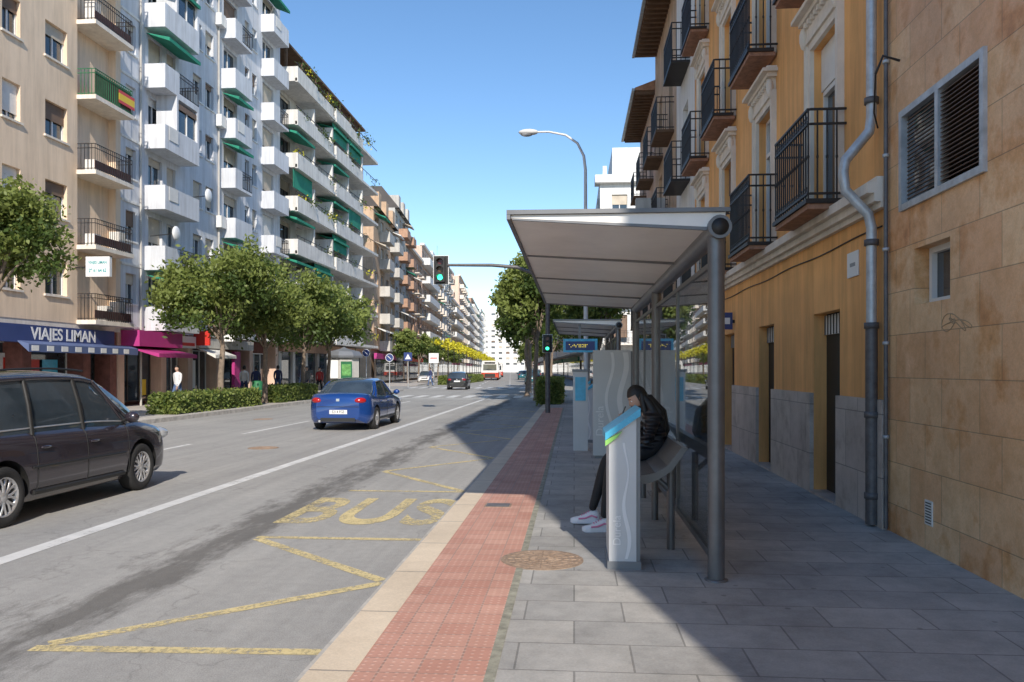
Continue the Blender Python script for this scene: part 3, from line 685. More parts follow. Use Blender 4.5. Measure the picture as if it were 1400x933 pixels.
for y0_,y1_,H,wm in ((y5,y5+6.2,13.2,tanw),(y5+6.25,y5+13,12.0,pinkw)):
    F=Fr((XR,y0_,P),(0,1),(-1,0)); o=O('old_town_house'); L=y1_-y0_
    o.box('core',wm,(0,L),(-10,-.3),(0,H),F)
    facade(o,F,L,0,1,3.3,wm,[(.6,1.8,'g'),(3.4,4.8,'g')]); bb=[(.9,1.9,'d'),(3.9,4.9,'d')]
    facade(o,F,L,3.3,3,2.75,wm,bb,fm=framed); o.box('frieze',wm,(0,L),(-.3,0),(11.55,H),F)
    for k in range(3):
        for a,b,_ in bb:
            z=3.3+2.75*k; o.box('balcony_slabs',wood,(a-.35,b+.35),(.002,.55),(z-.06,z+.02),F); rail(o,F,a-.35,b+.35,.53,z+.02)
    o.add('tiled_roof',tile,[(0,.75,H+.1),(L,.75,H+.1),(L,-5,H+2.2),(0,-5,H+2.2),(0,.75,H),(L,.75,H),(L,-5,H),(0,-5,H)],[(0,1,2,3),(0,3,7,4),(1,5,6,2),(4,5,1,0)],F)
    for i in range(int(L/.35)): o.box('rafters',wood,(i*.35+.05,i*.35+.17),(.0,.72),(H-.14,H-.004),F)
    o.box('gutter',galv,(0,L),(.76,.86),(H-.02,H+.08),F)
    o.done()
o=O('projecting_sign'); o.box('box',greyw,(2.0,2.95),(y5+2.2,y5+2.5),(P+6.3,P+7.1)); o.box('arm',iron,(2.95,3.0),(y5+2.3,y5+2.4),(P+6.6,P+6.8)); o.done()
o=O('wall_sign'); o.box('panel',navy,(2.72,2.98),(15.3,15.34),(P+2.3,P+2.62)); o.box('mark',plate,(2.77,2.93),(15.292,15.3),(P+2.4,P+2.52)); o.box('arm',iron,(2.98,3.02),(15.3,15.34),(P+2.42,P+2.48)); o.done()
o=O('white_building'); F=Fr((2.0,62,P),(1,0),(0,-1)); o.box('core',white,(0,22),(-18,-.3),(0,16.5),F)
facade(o,F,22,3.5,4,3.1,white,[(i*3.4+.9,i*3.4+2.1,'d') for i in range(6)]); o.box('base',greyw,(0,22),(-.3,0),(0,3.5),F)
for k in range(4): o.box('slabs',cream,(.3,21),(.002,.8),(3.5+3.1*k-.1,3.5+3.1*k),F); rail(o,F,.3,21,.78,3.5+3.1*k,1.,iron,.3,.015)
o.box('cornice',white,(-.4,22),(-1,.5),(15.9,16.5),F); o.box('attic',white,(1.,12),(-9,-1.2),(16.5,19),F)
for i in range(8): o.box('attic_balusters',white,(.2+i*.9,.5+i*.9),(.1,.3),(16.5,17.2),F)
FE=Fr((2.0,62,P),(0,1),(-1,0))
for k in range(4):
    for j in range(4): opening(o,FE,1.5+j*4,2.8+j*4,3.5+3.1*k+.6,3.5+3.1*k+2.3,-.06,framew)
o.done()
for sft,L,H,w in ((20,18,17,tanw),(40,30,19,white),(72,40,20,pinkw),(114,60,22,white),(176,80,24,beige)):
    farb((-3.2+7.2-K*sft,62+sft),L,H,w,cream,-1,1)
# ------------------------------------------------------------------ trees, hedges
def tree(x,y,h,cr,zb,seed,n=90,nl=85,size=.11,tr=.13,dark=.5,lean=0):
    r=random.Random(seed); o=O('street_tree'); cz=(h+zb)/2; ch=(h-zb)/2
    top=Vector((x+lean,y,P+zb+ch*.35)); b=Vector((x,y,P-.02))
    pts=[b,b+Vector((0,0,.15)),b.lerp(top,.4)+Vector((r.uniform(-.08,.08),r.uniform(-.08,.08),0)),b.lerp(top,.75)+Vector((r.uniform(-.1,.1),0,0)),top]
    o.tube('trunk',bark,pts,[tr*1.5,tr*1.05,tr*.9,tr*.75,tr*.45],10)
    A=[];B=[];lobes=[]
    for i in range(10):
        q=r.uniform(0,2*math.pi); e=r.uniform(-.6,.9); d=cr*.62
        lobes.append(Vector((x+lean+math.cos(q)*d*math.cos(e),y+math.sin(q)*d*math.cos(e),P+cz+math.sin(e)*ch*.62)))
    for l in lobes:
        s=pts[3].lerp(top,r.random()); mid=s.lerp(l,.5)+Vector((0,0,.15)); o.tube('limbs',bark,[s,mid,l],[tr*.4,tr*.25,tr*.08],6)
    i=0
    while i<n:
        l=r.choice(lobes); v=Vector([r.gauss(0,1) for _ in range(3)]).normalized()*(r.random()**.4)
        c=l+Vector((v.x*cr*.48,v.y*cr*.48,v.z*ch*.48))
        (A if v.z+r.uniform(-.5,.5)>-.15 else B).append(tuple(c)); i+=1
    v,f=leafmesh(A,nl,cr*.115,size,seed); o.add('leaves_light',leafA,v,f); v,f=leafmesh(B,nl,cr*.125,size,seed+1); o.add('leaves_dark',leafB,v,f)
    o.done()
TY=Ypx
tree(-14.1,TY(302,-14.1),6.7,2.25,2.5,11,140,110,.10)
tree(-14.1,TY(362,-14.1),6.9,2.4,2.4,12,140,110,.10)
tree(-14.1,TY(415,-14.1),6.6,2.5,2.3,13,120,100)
tree(-14.1,TY(450,-14.1),6.6,2.4,2.3,14,110,90,.13)
tree(-14.3,TY(-14,-14.3),6.2,1.75,3.0,15,130,120,.075)
tree(-1.9,40,7.8,1.7,2.6,21,100,90,.13); tree(-2.7,46,8.6,1.9,2.4,22,100,90,.14); tree(-3.0,53,8.8,2.0,2.5,23,100,80,.15); tree(-3.4,61,9.,2.2,2.5,24,90,80,.16)
tree(-2.0,70,9.4,2.4,2.5,25,90,80,.16); tree(1.2,38,6.5,1.8,2.2,26,90,80,.13); tree(.8,48,7.5,2.2,2.2,27,90,80,.14)
for i,s_ in enumerate((20,45,75,110,150)): tree(-3.2+1.2-K*s_,78+s_,8.5,2.4,2.5,40+i,60,60,.22)
for i,s_ in enumerate((4,14,26,40,60,85)): tree(-17.8-K*s_,82+s_,6.2,1.8,2.4,60+i,50,60,.18)
def hedge(x0,x1,y0,y1,h,seed,size=.07,slope=0):
    r=np.random.default_rng(seed); o=O('hedge'); z=P if slope==0 else .0
    o.box('core',leafB,(x0+.1,x1-.1),(y0+.1,y1-.1),(z,z+h-.1))
    n=int(280*((x1-x0)*(y1-y0)+h*((y1-y0)*2+(x1-x0)*2))*(.07/size)**2)
    c=[]
    for i in range(n):
        a=r.uniform(x0,x1);b=r.uniform(y0,y1);d=r.uniform(0,h); k=r.integers(0,5)
        c.append([(a,b,h),(x0,b,d),(x1,b,d),(a,y0,d),(a,y1,d)][k])
    c=np.array(c)+np.array([0,0,z]); m_=int(n*.65); v,f=leafmesh(c[:m_],1,.06,size,seed); o.add('leaves_light',leafA,v,f); v,f=leafmesh(c[m_:],1,.05,size,seed+1); o.add('leaves_dark',leafB,v,f); o.done()
hedge(-14.5,-13.5,TY(243,-13.8)-.6,TY(345,-13.8),.68,1); hedge(-14.5,-13.5,TY(375,-13.8),TY(425,-13.8),.75,2)
hedge(-1.6,-.6,35,41,1.1,3); hedge(-13.4-1,-13.4+.8,84,110,.9,4,.12,1)
o=O('yellow_garlands'); cl=[]
for s_ in np.arange(6,240,9.):
    x=-12.9-K*s_; y=78+s_
    for j in range(10): cl.append((x+random.uniform(-1.3,1.3),y+random.uniform(-.3,.3),P+4.3+random.uniform(-.35,.4)))
    o.tube('poles',iron,[(x,y,0),(x,y,4.6)],.05,6)
v,f=leafmesh(cl,16,.18,.2,9); o.add('yellow_flowers',leafY,v,f); o.done()
# ------------------------------------------------------------------ bus shelter
def shelter(Y0,Y1,posts,name='bus_shelter'):
    o=O(name); X=1.04
    o.prism('roof',panelw,[(-.47,2.675),(-.47,2.695),(1.10,2.695),(1.10,2.58)],Y0-.04,Y1)
    o.prism('roof_top',steel,[(-.5,2.697),(-.5,2.73),(1.13,2.727),(1.13,2.697)],Y0-.07,Y1+.03)
    o.prism('roof_edge',steel,[(-.5,2.66),(-.5,2.695),(-.472,2.695),(-.472,2.66)],Y0-.07,Y1+.03)
    n=int((Y1-Y0)/1.9)
    for i in range(n+1):
        y=Y0-.03+(Y1-Y0)*i/n
        o.prism('roof_ribs',steel,[(-.46,2.660),(-.46,2.673),(1.0,2.588),(1.0,2.563)],y-.012,y+.012)
    o.tube('ridge_beam',steel,[(X+.01,Y0-.11,2.58),(X+.01,Y1,2.58)],.085,20)
    o.lathe('beam_cap',black,[(-.004,.0),(-.004,.062),(0,.062)],(X+.01,Y0-.112,2.58),'y',20)
    for y in posts: o.tube('posts',steel,[(X,y,0),(X,y,2.58)],.062,20); o.lathe('post_feet',steel,[(0,.085),(.010,.085),(.015,.064)],(X,y,0),'z',20)
    for a,b in zip(posts[:-1],posts[1:]):
        k=2; 
        for j in range(k):
            c=a+.09+(b-a-.18)*j/k; d=a+.09+(b-a-.18)*(j+1)/k
            o.box('glass_panels',cglass,(X-.006,X+.006),(c+.02,d-.02),(.17,2.32))
            o.box('glass_frames',steel,(X-.02,X+.02),(c,c+.03),(.12,2.36)); o.box('glass_frames',steel,(X-.02,X+.02),(d-.03,d),(.12,2.36))
            o.box('glass_frames',steel,(X-.02,X+.02),(c+.03,d-.03),(.12,.17)); o.box('glass_frames',steel,(X-.02,X+.02),(c+.03,d-.03),(2.32,2.36))
    for part in o.parts.values(): part[1]=[(v[0],v[1],v[2]+P) for v in part[1]]
    o.done()
shelter(5.95,13.6,[5.95,10.2,13.5]); shelter(18.9,25.5,[19,22.2,25.4])
o=O('perch_bench')
prof=[(.55,.60),(.55,.655),(.68,.68),(.78,.74),(.90,.90),(.95,.89),(.82,.70),(.70,.62),(.60,.585)]
o.prism('seat',steel,[(a,b+P) for a,b in prof],6.75,9.9)
for y in (6.95,8.3,9.7): o.tube('legs',steel,[(.83,y,P),(.83,y,P+.70)],.035,12); o.tube('legs_arm',steel,[(.83,y,P+.5),(.68,y,P+.64)],.025,8)
o.done()
def stele(x0,x1,y0,y1,hl,hr):
    o=O('information_stele')
    o.prism('body',stelem,[(x0,P),(x0,P+hl),(x1,P+hr),(x1,P)],y0,y1)
    o.box('side',steled,(x1,x1+.03),(y0+.01,y1-.01),(P,P+hr-.02)); o.box('plinth',steled,(x0-.012,x1+.036),(y0-.012,y1+.012),(P,P+.06))
    o.prism('display',cyan,[(x0-.03,P+hl-.02),(x0-.03,P+hl+.035),(x1+.03,P+hr+.05),(x1+.03,P+hr-.01)],y0-.03,y1+.01)
    o.prism('display_edge',limem,[(x0-.03,P+hl-.065),(x0-.03,P+hl-.022),(x0+.1,P+hl+.05),(x0+.06,P+hl-.0)],y0-.028,y0-.002)
    w=x1-x0; vs=[];fs=[]
    for i in range(31):
        z=P+.08+(hl-.12)*i/30; c=x0+w*.58+w*.10*math.sin(i*.35); vs+=[(c,y0-.003,z),(c+w*.10+.01*math.sin(i*.2),y0-.003,z)]
        if i: fs.append((2*i-2,2*i-1,2*i+1,2*i))
    o.add('wave',stelel,vs,fs)
    o.text('vertical_text',stelel,'Durela',.085,(x0+w*.30,y0-.003,P+.30),(0,0,1),(-1,0,0),.001,.0005)
    o.done()
stele(.27,.48,6.22,6.75,1.02,1.20); stele(.16,.40,16.9,17.5,1.02,1.2); stele(.16,.40,20.9,21.5,1.02,1.2)
o=O('advertising_panel'); x0,x1,yq=.33,.98,13.9
o.box('body',stelem,(x0,x1),(yq,yq+.25),(P+.05,P+1.88)); o.box('frame',steled,(x1,x1+.03),(yq+.01,yq+.24),(P,P+1.86)); o.box('foot',steled,(x0+.03,x1-.03),(yq+.03,yq+.22),(P,P+.05))
for m_,off,wd in ((stelel,.57,.09),(stelel,.36,.05)):
    vs=[];fs=[]
    for i in range(41):
        z=P+.08+1.76*i/40; c=x0+off+.06*math.sin(i*.22)-.1; vs+=[(c,yq-.003,z),(c+wd,yq-.003,z)]
        if i: fs.append((2*i-2,2*i-1,2*i+1,2*i))
    o.add('wave',m_,vs,fs)
o.text('vertical_text',stelel,'Durela',.19,(x0+.12,yq-.003,P+.65),(0,0,1),(-1,0,0),.001,.001)
o.done()
o=O('ticket_machine'); 
o.box('body',stelem,(-.02,.26),(15.2,15.5),(P,P+1.5)); o.box('screen',cyan,(.02,.22),(15.185,15.2),(P+.95,P+1.4)); o.box('cap',steled,(-.04,.28),(15.18,15.52),(P+1.5,P+1.55)); o.done()
led=emis('led_amber',(.95,.75,.08),.8)
o=O('led_display'); yq=18.95
o.box('case',cyan,(-.26,.55),(yq,yq+.14),(P+1.95,P+2.27)); o.box('screen',navy,(-.20,.49),(yq-.006,yq),(P+2.0,P+2.21))
rr=random.Random(2)
for j in range(13):
    for i in range(3):
        if rr.random()<.6: o.box('pixels',led,(-.12+j*.038,-.10+j*.038),(yq-.009,yq-.006),(P+2.07+i*.028,P+2.085+i*.028))
o.box('hanger',steel,(.1,.16),(yq+.04,yq+.1),(P+2.27,P+2.62)); o.done()
# ------------------------------------------------------------------ lamp, traffic light, signs
o=O('street_lamp'); yl=28.3
pts=[(.42,yl,P),(.42,yl,P+1),(.40,yl,P+8.6),(.34,yl,P+9.1),(.12,yl,P+9.55),(-.3,yl,P+9.85),(-.9,yl,P+9.98),(-1.35,yl,P+9.98)]
mlamp=M('lamp_paint',(.72,.72,.72),.5,var=.1)
o.tube('pole',mlamp,pts,[.10,.09,.055,.05,.045,.04,.035,.035],12); o.lathe('base',mlamp,[(0,.17),(.5,.15),(.55,.1)],(.42,yl,P),'z',16)
o.ell('lamp_head',mlamp,(-1.62,yl,P+9.98),(.36,.17,.11),16); o.ell('lamp_glass',lens,(-1.68,yl,P+9.93),(.24,.13,.11),14); o.done()
def thead(o,x,y,z,lit=2,s=1.):
    o.box('backboard',black,(x-.26*s,x+.26*s),(y+.05,y+.07),(z-.5*s,z+.5*s)); 
    o.box('board_edge',inkw,(x-.28*s,x+.28*s),(y+.071,y+.08),(z-.52*s,z+.52*s))
    o.box('housing',black,(x-.16*s,x+.16*s),(y-.12,y+.05),(z-.44*s,z+.44*s))
    cols=[redm,amber,emis('green_lamp',(.05,1,.45),3.)]
    dim=[M('lens_red_off',(.10,.01,.01),.3,var=0),M('lens_amber_off',(.12,.05,.01),.3,var=0)]
    for i in range(3):
        zc=z+(.28-.28*i)*s; m=cols[2] if i==2 else dim[i]
        o.lathe('lens_%d'%i,m,[(-.125,0.001),(-.125,.10*s)],(x,y,zc),'y',18)
        vs=[];fs=[]
        for k in range(13):
            a=math.pi*k/12; vs+=[(x+.115*s*math.cos(a),y-.12,zc+.115*s*math.sin(a)),(x+.115*s*math.cos(a),y-.32*s,zc+.115*s*math.sin(a)-.02)]
            if k: fs.append((2*k-2,2*k-1,2*k+1,2*k))
        o.add('visors',black,vs,fs)
o=O('traffic_light'); yt=28.2; xp=-.93
o.tube('mast',pipeD,[(xp,yt,P),(xp,yt,P+3.9),(xp-.1,yt,P+4.5),(xp-.5,yt,P+4.95),(xp-1.1,yt,P+5.17),(xp-2.,yt,P+5.25),(-4.5,yt,P+5.27)],[.09,.08,.075,.07,.065,.06,.05],12)
thead(o,-4.75,yt-.05,P+5.1); thead(o,xp-.0,yt-.3,P+2.45,s=.62); o.box('brackets',pipeD,(xp-.03,xp+.03),(yt-.25,yt),(P+2.4,P+2.5)); o.done()
def sign(x,y,h,kind,s=.3,z=P):
    o=O('traffic_sign'); o.tube('pole',galv,[(x,y,z),(x,y,z+h+s*.5)],.03,8)
    if kind=='blue':
        o.lathe('disc',navy,[(-.05,.001),(-.05,s)],(x,y,z+h),'y',24); o.lathe('rim',inkw,[(-.052,s*.9),(-.052,s)],(x,y,z+h),'y',24)
        o.tube('arrow',inkw,[(x-s*.5,y-.056,z+h+s*.45),(x+s*.4,y-.056,z+h-s*.4)],s*.08,6)
    elif kind=='sq': o.box('panel',navy,(x-s,x+s),(y-.06,y-.04),(z+h-s,z+h+s)); o.add('triangle',inkw,[(x-s*.7,y-.062,z+h-s*.6),(x+s*.7,y-.062,z+h-s*.6),(x,y-.062,z+h+s*.65)],[(0,1,2)])
    else: o.box('panel',plate,(x-s,x+s),(y-.06,y-.04),(z+h-s,z+h+s)); o.box('band',redm,(x-s*.7,x+s*.7),(y-.063,y-.061),(z+h-.05,z+h+.05))
    o.done()
sign(-13.9,66,2.6,'sq',.35); sign(-14.2,80,2.8,'w',.5,0); sign(-13.6,58,2.4,'blue',.3); sign(-13.5,51,2.6,'blue',.25)
o=O('kiosk'); kx,ky=-16.6,56.5
o.lathe('body',greyw,[(P,1.1),(2.5,1.1)],(kx,ky,0),'z',8,False); o.lathe('roof',steled,[(2.5,1.35),(2.65,1.4),(2.95,1.15),(3.15,.3),(3.3,.001)],(kx,ky,0),'z',8,False)
o.box('poster',greenr,(kx+.1,kx+.9),(ky-1.12,ky-1.08),(P+.5,P+2.1)); o.box('poster_paper',M('poster_green',(.15,.38,.12),.4,var=.5,scale=6),(kx+.18,kx+.82),(ky-1.13,ky-1.121),(P+1.1,P+1.9)); o.box('shutter',plate,(kx-.9,kx-.1),(ky-1.12,ky-1.08),(P+.9,P+2.2)); o.done()
o=O('litter_bin'); o.lathe('bin',greenr,[(P+.35,.18),(P+.4,.2),(P+1.0,.22),(P+1.05,.15)],(-13.7,TY(352,-13.7),0),'z',14); o.tube('post',iron,[(-13.7,TY(352,-13.7)+.25,P),(-13.7,TY(352,-13.7)+.25,P+1.1)],.03,8); o.done()
# ------------------------------------------------------------------ cars
def smooth_interp(xs,ys,x):
    xs=np.array(xs,float); ys=np.array(ys,float); d=np.diff(ys)/np.diff(xs); m=np.zeros(len(xs)); m[0]=d[0]; m[-1]=d[-1]
    for i in range(1,len(xs)-1): m[i]=0 if d[i-1]*d[i]<=0 else 2*d[i-1]*d[i]/(d[i-1]+d[i])
    i=np.clip(np.searchsorted(xs,x)-1,0,len(xs)-2); h=xs[i+1]-xs[i]; t=(x-xs[i])/h
    return (2*t**3-3*t**2+1)*ys[i]+(t**3-2*t**2+t)*h*m[i]+(-2*t**3+3*t**2)*ys[i+1]+(t**3-t**2)*h*m[i+1]
def car(name,loc,rz,spec,paint,plate_txt=None,det=True):
    S=spec; o=O(name,loc,rz); L=S['L']/2; W=S['W']/2; belt=S['belt']; wf,wr=S['wf'],S['wr']; R=S['R']
    ty,tz=zip(*S['top']); ys=np.concatenate([np.linspace(-L,-L+.3,7),np.linspace(-L+.3,L-.35,34)[1:],np.linspace(L-.35,L,8)[1:]])
    def hw(y):
        q=abs(y)/L; return W-(W*.30)*max(0,(q-.80)/.20)**2.4-(.02*W)*q
    def sec(y):
        zt=float(smooth_interp(ty,tz,y)); w=hw(y); q=max(0,(abs(y)/L-.9)/.1); zb=.20+.12*q; h=zt-zb
        return [(w*.88,zb),(w*.975,zb+.08*h/.6),(w*.995,zb+.28*h),(w*1.0,zb+.52*h),(w*.985,zb+.74*h),(w*.955,zb+.90*h),(w*.90,zt-.012),(w*.78,zt+.012),(w*.4,zt+.035),(0,zt+.042)]
    rings=[]
    for y in ys:
        s=sec(y); rings.append([(a,y,b) for a,b in s]+[(-a,y,b) for a,b in s[-2::-1]])
    n=len(rings[0]); vs=[p for r_ in rings for p in r_]; fs=[]
    for i in range(len(rings)-1):
        for k in range(n): fs.append((i*n+k,i*n+(k+1)%n,(i+1)*n+(k+1)%n,(i+1)*n+k))
    fs.append(tuple(range(n-1,-1,-1))); m_=(len(rings)-1)*n; fs.append(tuple(range(m_,m_+n)))
    fs=[f[::-1] for f in fs]
    me=bpy.data.meshes.new('body'); me.from_pydata(vs,[],fs); me.materials.append(paint); me.materials.append(black); me.update()
    ob=bpy.data.objects.new('body',me); COL.objects.link(ob)
    import bmesh as bm_
    bm=bm_.new(); bm.from_mesh(me); bm_.ops.recalc_face_normals(bm,faces=bm.faces); bm.to_mesh(me); bm.free()
    cv=[];cf=[]
    for yy_ in (wf,wr):
        for sg in (-1,1):
            b0=len(cv); nn=28
            for xx in (sg*(W-.30),sg*(W+.3)):
                for k in range(nn):
                    a=2*math.pi*k/nn; cv.append((xx,yy_+(R+.055)*math.cos(a),R+.01+(R+.055)*math.sin(a)))
            for k in range(nn): cf.append((b0+k,b0+(k+1)%nn,b0+nn+(k+1)%nn,b0+nn+k))
            cf.append(tuple(range(b0+nn-1,b0-1,-1))); cf.append(tuple(range(b0+nn,b0+2*nn)))
    cm=bpy.data.meshes.new('cut'); cm.from_pydata(cv,[],cf); cm.materials.append(black); 
    bm=bm_.new(); bm.from_mesh(cm); bm_.ops.recalc_face_normals(bm,faces=bm.faces); bm.to_mesh(cm); bm.free()
    co=bpy.data.objects.new('cut',cm); COL.objects.link(co)
    md=ob.modifiers.new('b','BOOLEAN'); md.object=co; md.operation='DIFFERENCE'; md.solver='EXACT'
    try: md.material_mode='TRANSFER'
    except Exception: pass
    bpy.context.view_layer.update()
    nm=bpy.data.meshes.new_from_object(ob.evaluated_get(bpy.context.evaluated_depsgraph_get()))
    ob.modifiers.clear(); ob.data=nm; bpy.data.objects.remove(co)
    for p in nm.polygons: p.use_smooth=True
    try:
        nm.set_sharp_from_angle(angle=math.radians(32))
    except Exception: pass
    o.meshes.append(ob)
    gy,gz=zip(*S['roof']); ga,gb=gy[0],gy[-1]; g=np.linspace(ga,gb,36); rings=[]; zmax=max(gz)
    wbf=W*.90; wrf=S.get('wr_',W*.70)
    def gsec(y):
        zr=float(smooth_interp(gy,gz,y)); f=max(0,min(1,(zr-belt)/(zmax-belt))); e=min(1,min(y-ga,gb-y)/.45+.0); wb=wbf*(.93+.07*e); w1=wb+(wrf-wb)*f
        zz=max(zr-.07*f-.005,belt-.02); return [(wb,belt-.04),(wb+(w1-wb)*.5+.015*f,belt-.04+(zz-belt+.04)*.52),(w1,zz),(w1-.05*f-.01,zr-.022*f),(w1*.55,zr+.005),(0,zr+.012)]
    for y in g:
        s=gsec(y); rings.append([(a,y,b) for a,b in s]+[(-a,y,b) for a,b in s[-2::-1]])
    n=len(rings[0]); vs=[p for r_ in rings for p in r_]; FG_=[];FP=[]
    w0,w1_=S['glassY']
    for i in range(len(rings)-1):
        yc=(g[i]+g[i+1])/2
        for k in range(n-1):
            f=(i*n+k,(i+1)*n+k,(i+1)*n+k+1,i*n+k+1); side=k in (0,1,n-2,n-3); 
            if side: FG_.append(f)
            elif w0<yc<w1_ : FP.append(f)
            else: FG_.append(f)
    FG_.append(tuple(range(n))); FG_.append(tuple(range((len(rings)-1)*n,(len(rings))*n)))
    o.add('windows',glass,vs,FG_,None,True); o.add('roof',paint,vs,FP,None,True)
    def gl(y,t):
        s=gsec(y); p=[Vector((a,y,b)) for a,b in s[:3]]; return p[0].lerp(p[1],t*2) if t<.5 else p[1].lerp(p[2],(t-.5)*2)
    for sg in (-1,1):
        def mm(v,e=0): return (sg*(v.x+e),v.y,v.z)
        for yb,ytp,r_,bm_at in S['pillars']:
            pts=[]
            for i in range(7):
                t=i/6; y=yb+(ytp-yb)*t; pts.append(mm(gl(y,t),.004))
            o.tube('pillars' if bm_at==0 else 'black_pillars',paint if bm_at==0 else black,pts,r_,8)
        pts=[mm(gl(y,.99),.004) for y in np.linspace(w0,w1_,14)]; o.tube('roof_edge',paint,pts,.028,8)
        if S.get('chrome'):
            pts=[(sg*(gsec(y)[2][0]-.02),y,gsec(y)[3][1]+.05) for y in np.linspace(w0+.1,w1_-.1,14)]; o.tube('roof_rails',black,pts,.014,6)
        pts=[mm(gl(y,.12),.0) for y in np.linspace(ga+.25,gb-.2,14)]; o.tube('belt_trim',black if not S.get('chrome') else alloy,pts,.010,6)
        def bs(y,full=True,e=.001): 
            return [(sg*(a+e),y,b) for a,b in sec(y)[1:7]]
        for y in S['seams']: o.tube('door_seams',black,bs(y),.0055,5)
        o.tube('sill_trim',black,[(sg*(sec(y)[1][0]+.004),y,sec(y)[1][1]) for y in np.linspace(wr+R+.12,wf-R-.12,8)],.03,8)
        o.tube('side_moulding',black if not S.get('mould') else paint,[(sg*(sec(y)[3][0]+.002),y,sec(y)[3][1]-.02) for y in np.linspace(wr+R+.1,wf-R-.1,10)],.014,6)
        for y in S['handles']: o.ell('door_handles',paint,(sg*(sec(y)[4][0]+.012),y,sec(y)[4][1]+.02),(.018,.10,.018),8)
        ym=S['mirror']; zc=belt+.06
        o.ell('mirrors',paint,(sg*(W+.06),ym,zc),(.10,.07,.075),12); o.tube('mirror_arm',black,[(sg*(W*.88),ym+.02,belt-.0),(sg*(W+.02),ym,zc-.03)],.022,6)
        for y in (wf,wr):
            c=(sg*(W-.115),y,R); T=.105
            o.lathe('tyres',rubber,[(-T,R*.62),(-T,R*.9),(-T+.02,R*.975),(-T+.05,R),(T-.05,R),(T-.02,R*.975),(T,R*.9),(T,R*.66),(T-.02,R*.64),(-T,R*.62)],c,'x',32)
            o.lathe('rim_barrel',alloy,[(sg*(T-.01),R*.66),(sg*(T-.005),R*.62),(sg*(T-.06),R*.58),(sg*(T-.15),R*.56)],c,'x',32)
            o.lathe('rim_back',black,[(sg*(T-.13),.001),(sg*(T-.13),R*.58)],c,'x',24)
            o.lathe('hub',alloy,[(sg*(T-.015),.001),(sg*(T-.015),.05),(sg*(T-.04),.07),(sg*(T-.1),.07)],c,'x',16)
            for k in range(S.get('spokes',5)):
                for dq in (-.10,.10):
                    a=2*math.pi*k/S.get('spokes',5)+dq; a2=2*math.pi*k/S.get('spokes',5)+dq*2.2
                    x=c[0]+sg*(T-.035)
                    o.tube('spokes',alloy,[(x,y+.05*math.cos(a),R+.05*math.sin(a)),(x+sg*.005,y+R*.35*math.cos(a),R+R*.35*math.sin(a)),(x,y+R*.61*math.cos(a2),R+R*.61*math.sin(a2))],[.02,.016,.018],6)
        zl=S['tl']; wl=hw(-L+.08)
        mx=Matrix.Rotation(sg*math.radians(28),3,'Z')
        o.ell('tail_lights',tail,(sg*(wl-.10),-L+.085,zl),(.165,.10,S.get('tlh',.09)),14,mx); o.ell('tail_lens',lens,(sg*(wl-.15),-L+.05,zl-.01),(.05,.06,.035),10,mx)
        wl=hw(L-.22); mx=Matrix.Rotation(-sg*math.radians(35),3,'Z')
        o.ell('head_lights',lens,(sg*(wl-.12),L-.20,S['hl']),(.19,.15,.095),14,mx)
    o.box('rear_plate',plate,(-.26,.26),(-L-.015,-L+.02),(S['pz']-.055,S['pz']+.055)); o.box('plate_band',navy,(-.26,-.225),(-L-.0165,-L-.015),(S['pz']-.055,S['pz']+.055))
    if plate_txt: o.text('plate_text',ink,plate_txt,.105,(.015,-L-.018,S['pz']),(1,0,0),(0,0,1),.001,.001,sx=.85)
    o.box('front_plate',plate,(-.26,.26),(L-.02,L+.012),(.42,.53)); 
    o.tube('rear_bumper_line',black,[(x_*hw(-L)*.98,-L-.002,.60 if S['pz']>.65 else .66) for x_ in (-1,-.5,0,.5,1)],.008,6)
    o.box('rear_diffuser',black,(-hw(-L)*.8,hw(-L)*.8),(-L-.006,-L+.06),(.26,.36)); o.box('grille',black,(-.5,.5),(L-.03,L+.006),(.3,.42)); o.box('grille_top',black,(-.35,.35),(L-.05,L+.004),(.56,.66))
    o.box('badge',alloy,(-.045,.045),(-L-.008,-L+.05),(S['tl']-.02,S['tl']+.05))
    o.tube('exhaust',alloy,[(-.5,-L+.1,.27),(-.5,-L-.02,.27)],.03,10)
    return o.done()
def carpaint(n,c,metal=.25): return M(n,c,.25,metal=metal,var=.04,scale=3,coat=1.)
minivan=dict(L=4.41,W=1.80,belt=.98,wf=1.31,wr=-1.37,R=.325,
  top=[(-2.2,.86),(-2.1,.95),(-1.6,.985),(0,.97),(.9,.95),(1.25,.955),(1.75,.88),(2.05,.78),(2.2,.62)],
  roof=[(-2.17,.97),(-2.02,1.36),(-1.80,1.58),(-1.3,1.635),(-.4,1.66),(.25,1.63),(.62,1.50),(1.05,1.24),(1.42,.99)],
  glassY=(-1.86,.38),wr_=.68,pillars=[(1.36,.42,.03,0),(1.02,.50,.02,0),(.08,.02,.028,1),(-.86,-.84,.028,1),(-1.72,-1.62,.06,0),(-2.12,-1.92,.035,0)],
  seams=[.98,.06,-.86],handles=[.2,-.72],mirror=.92,tl=.98,tlh=.17,hl=.74,pz=.80,spokes=8,chrome=1)
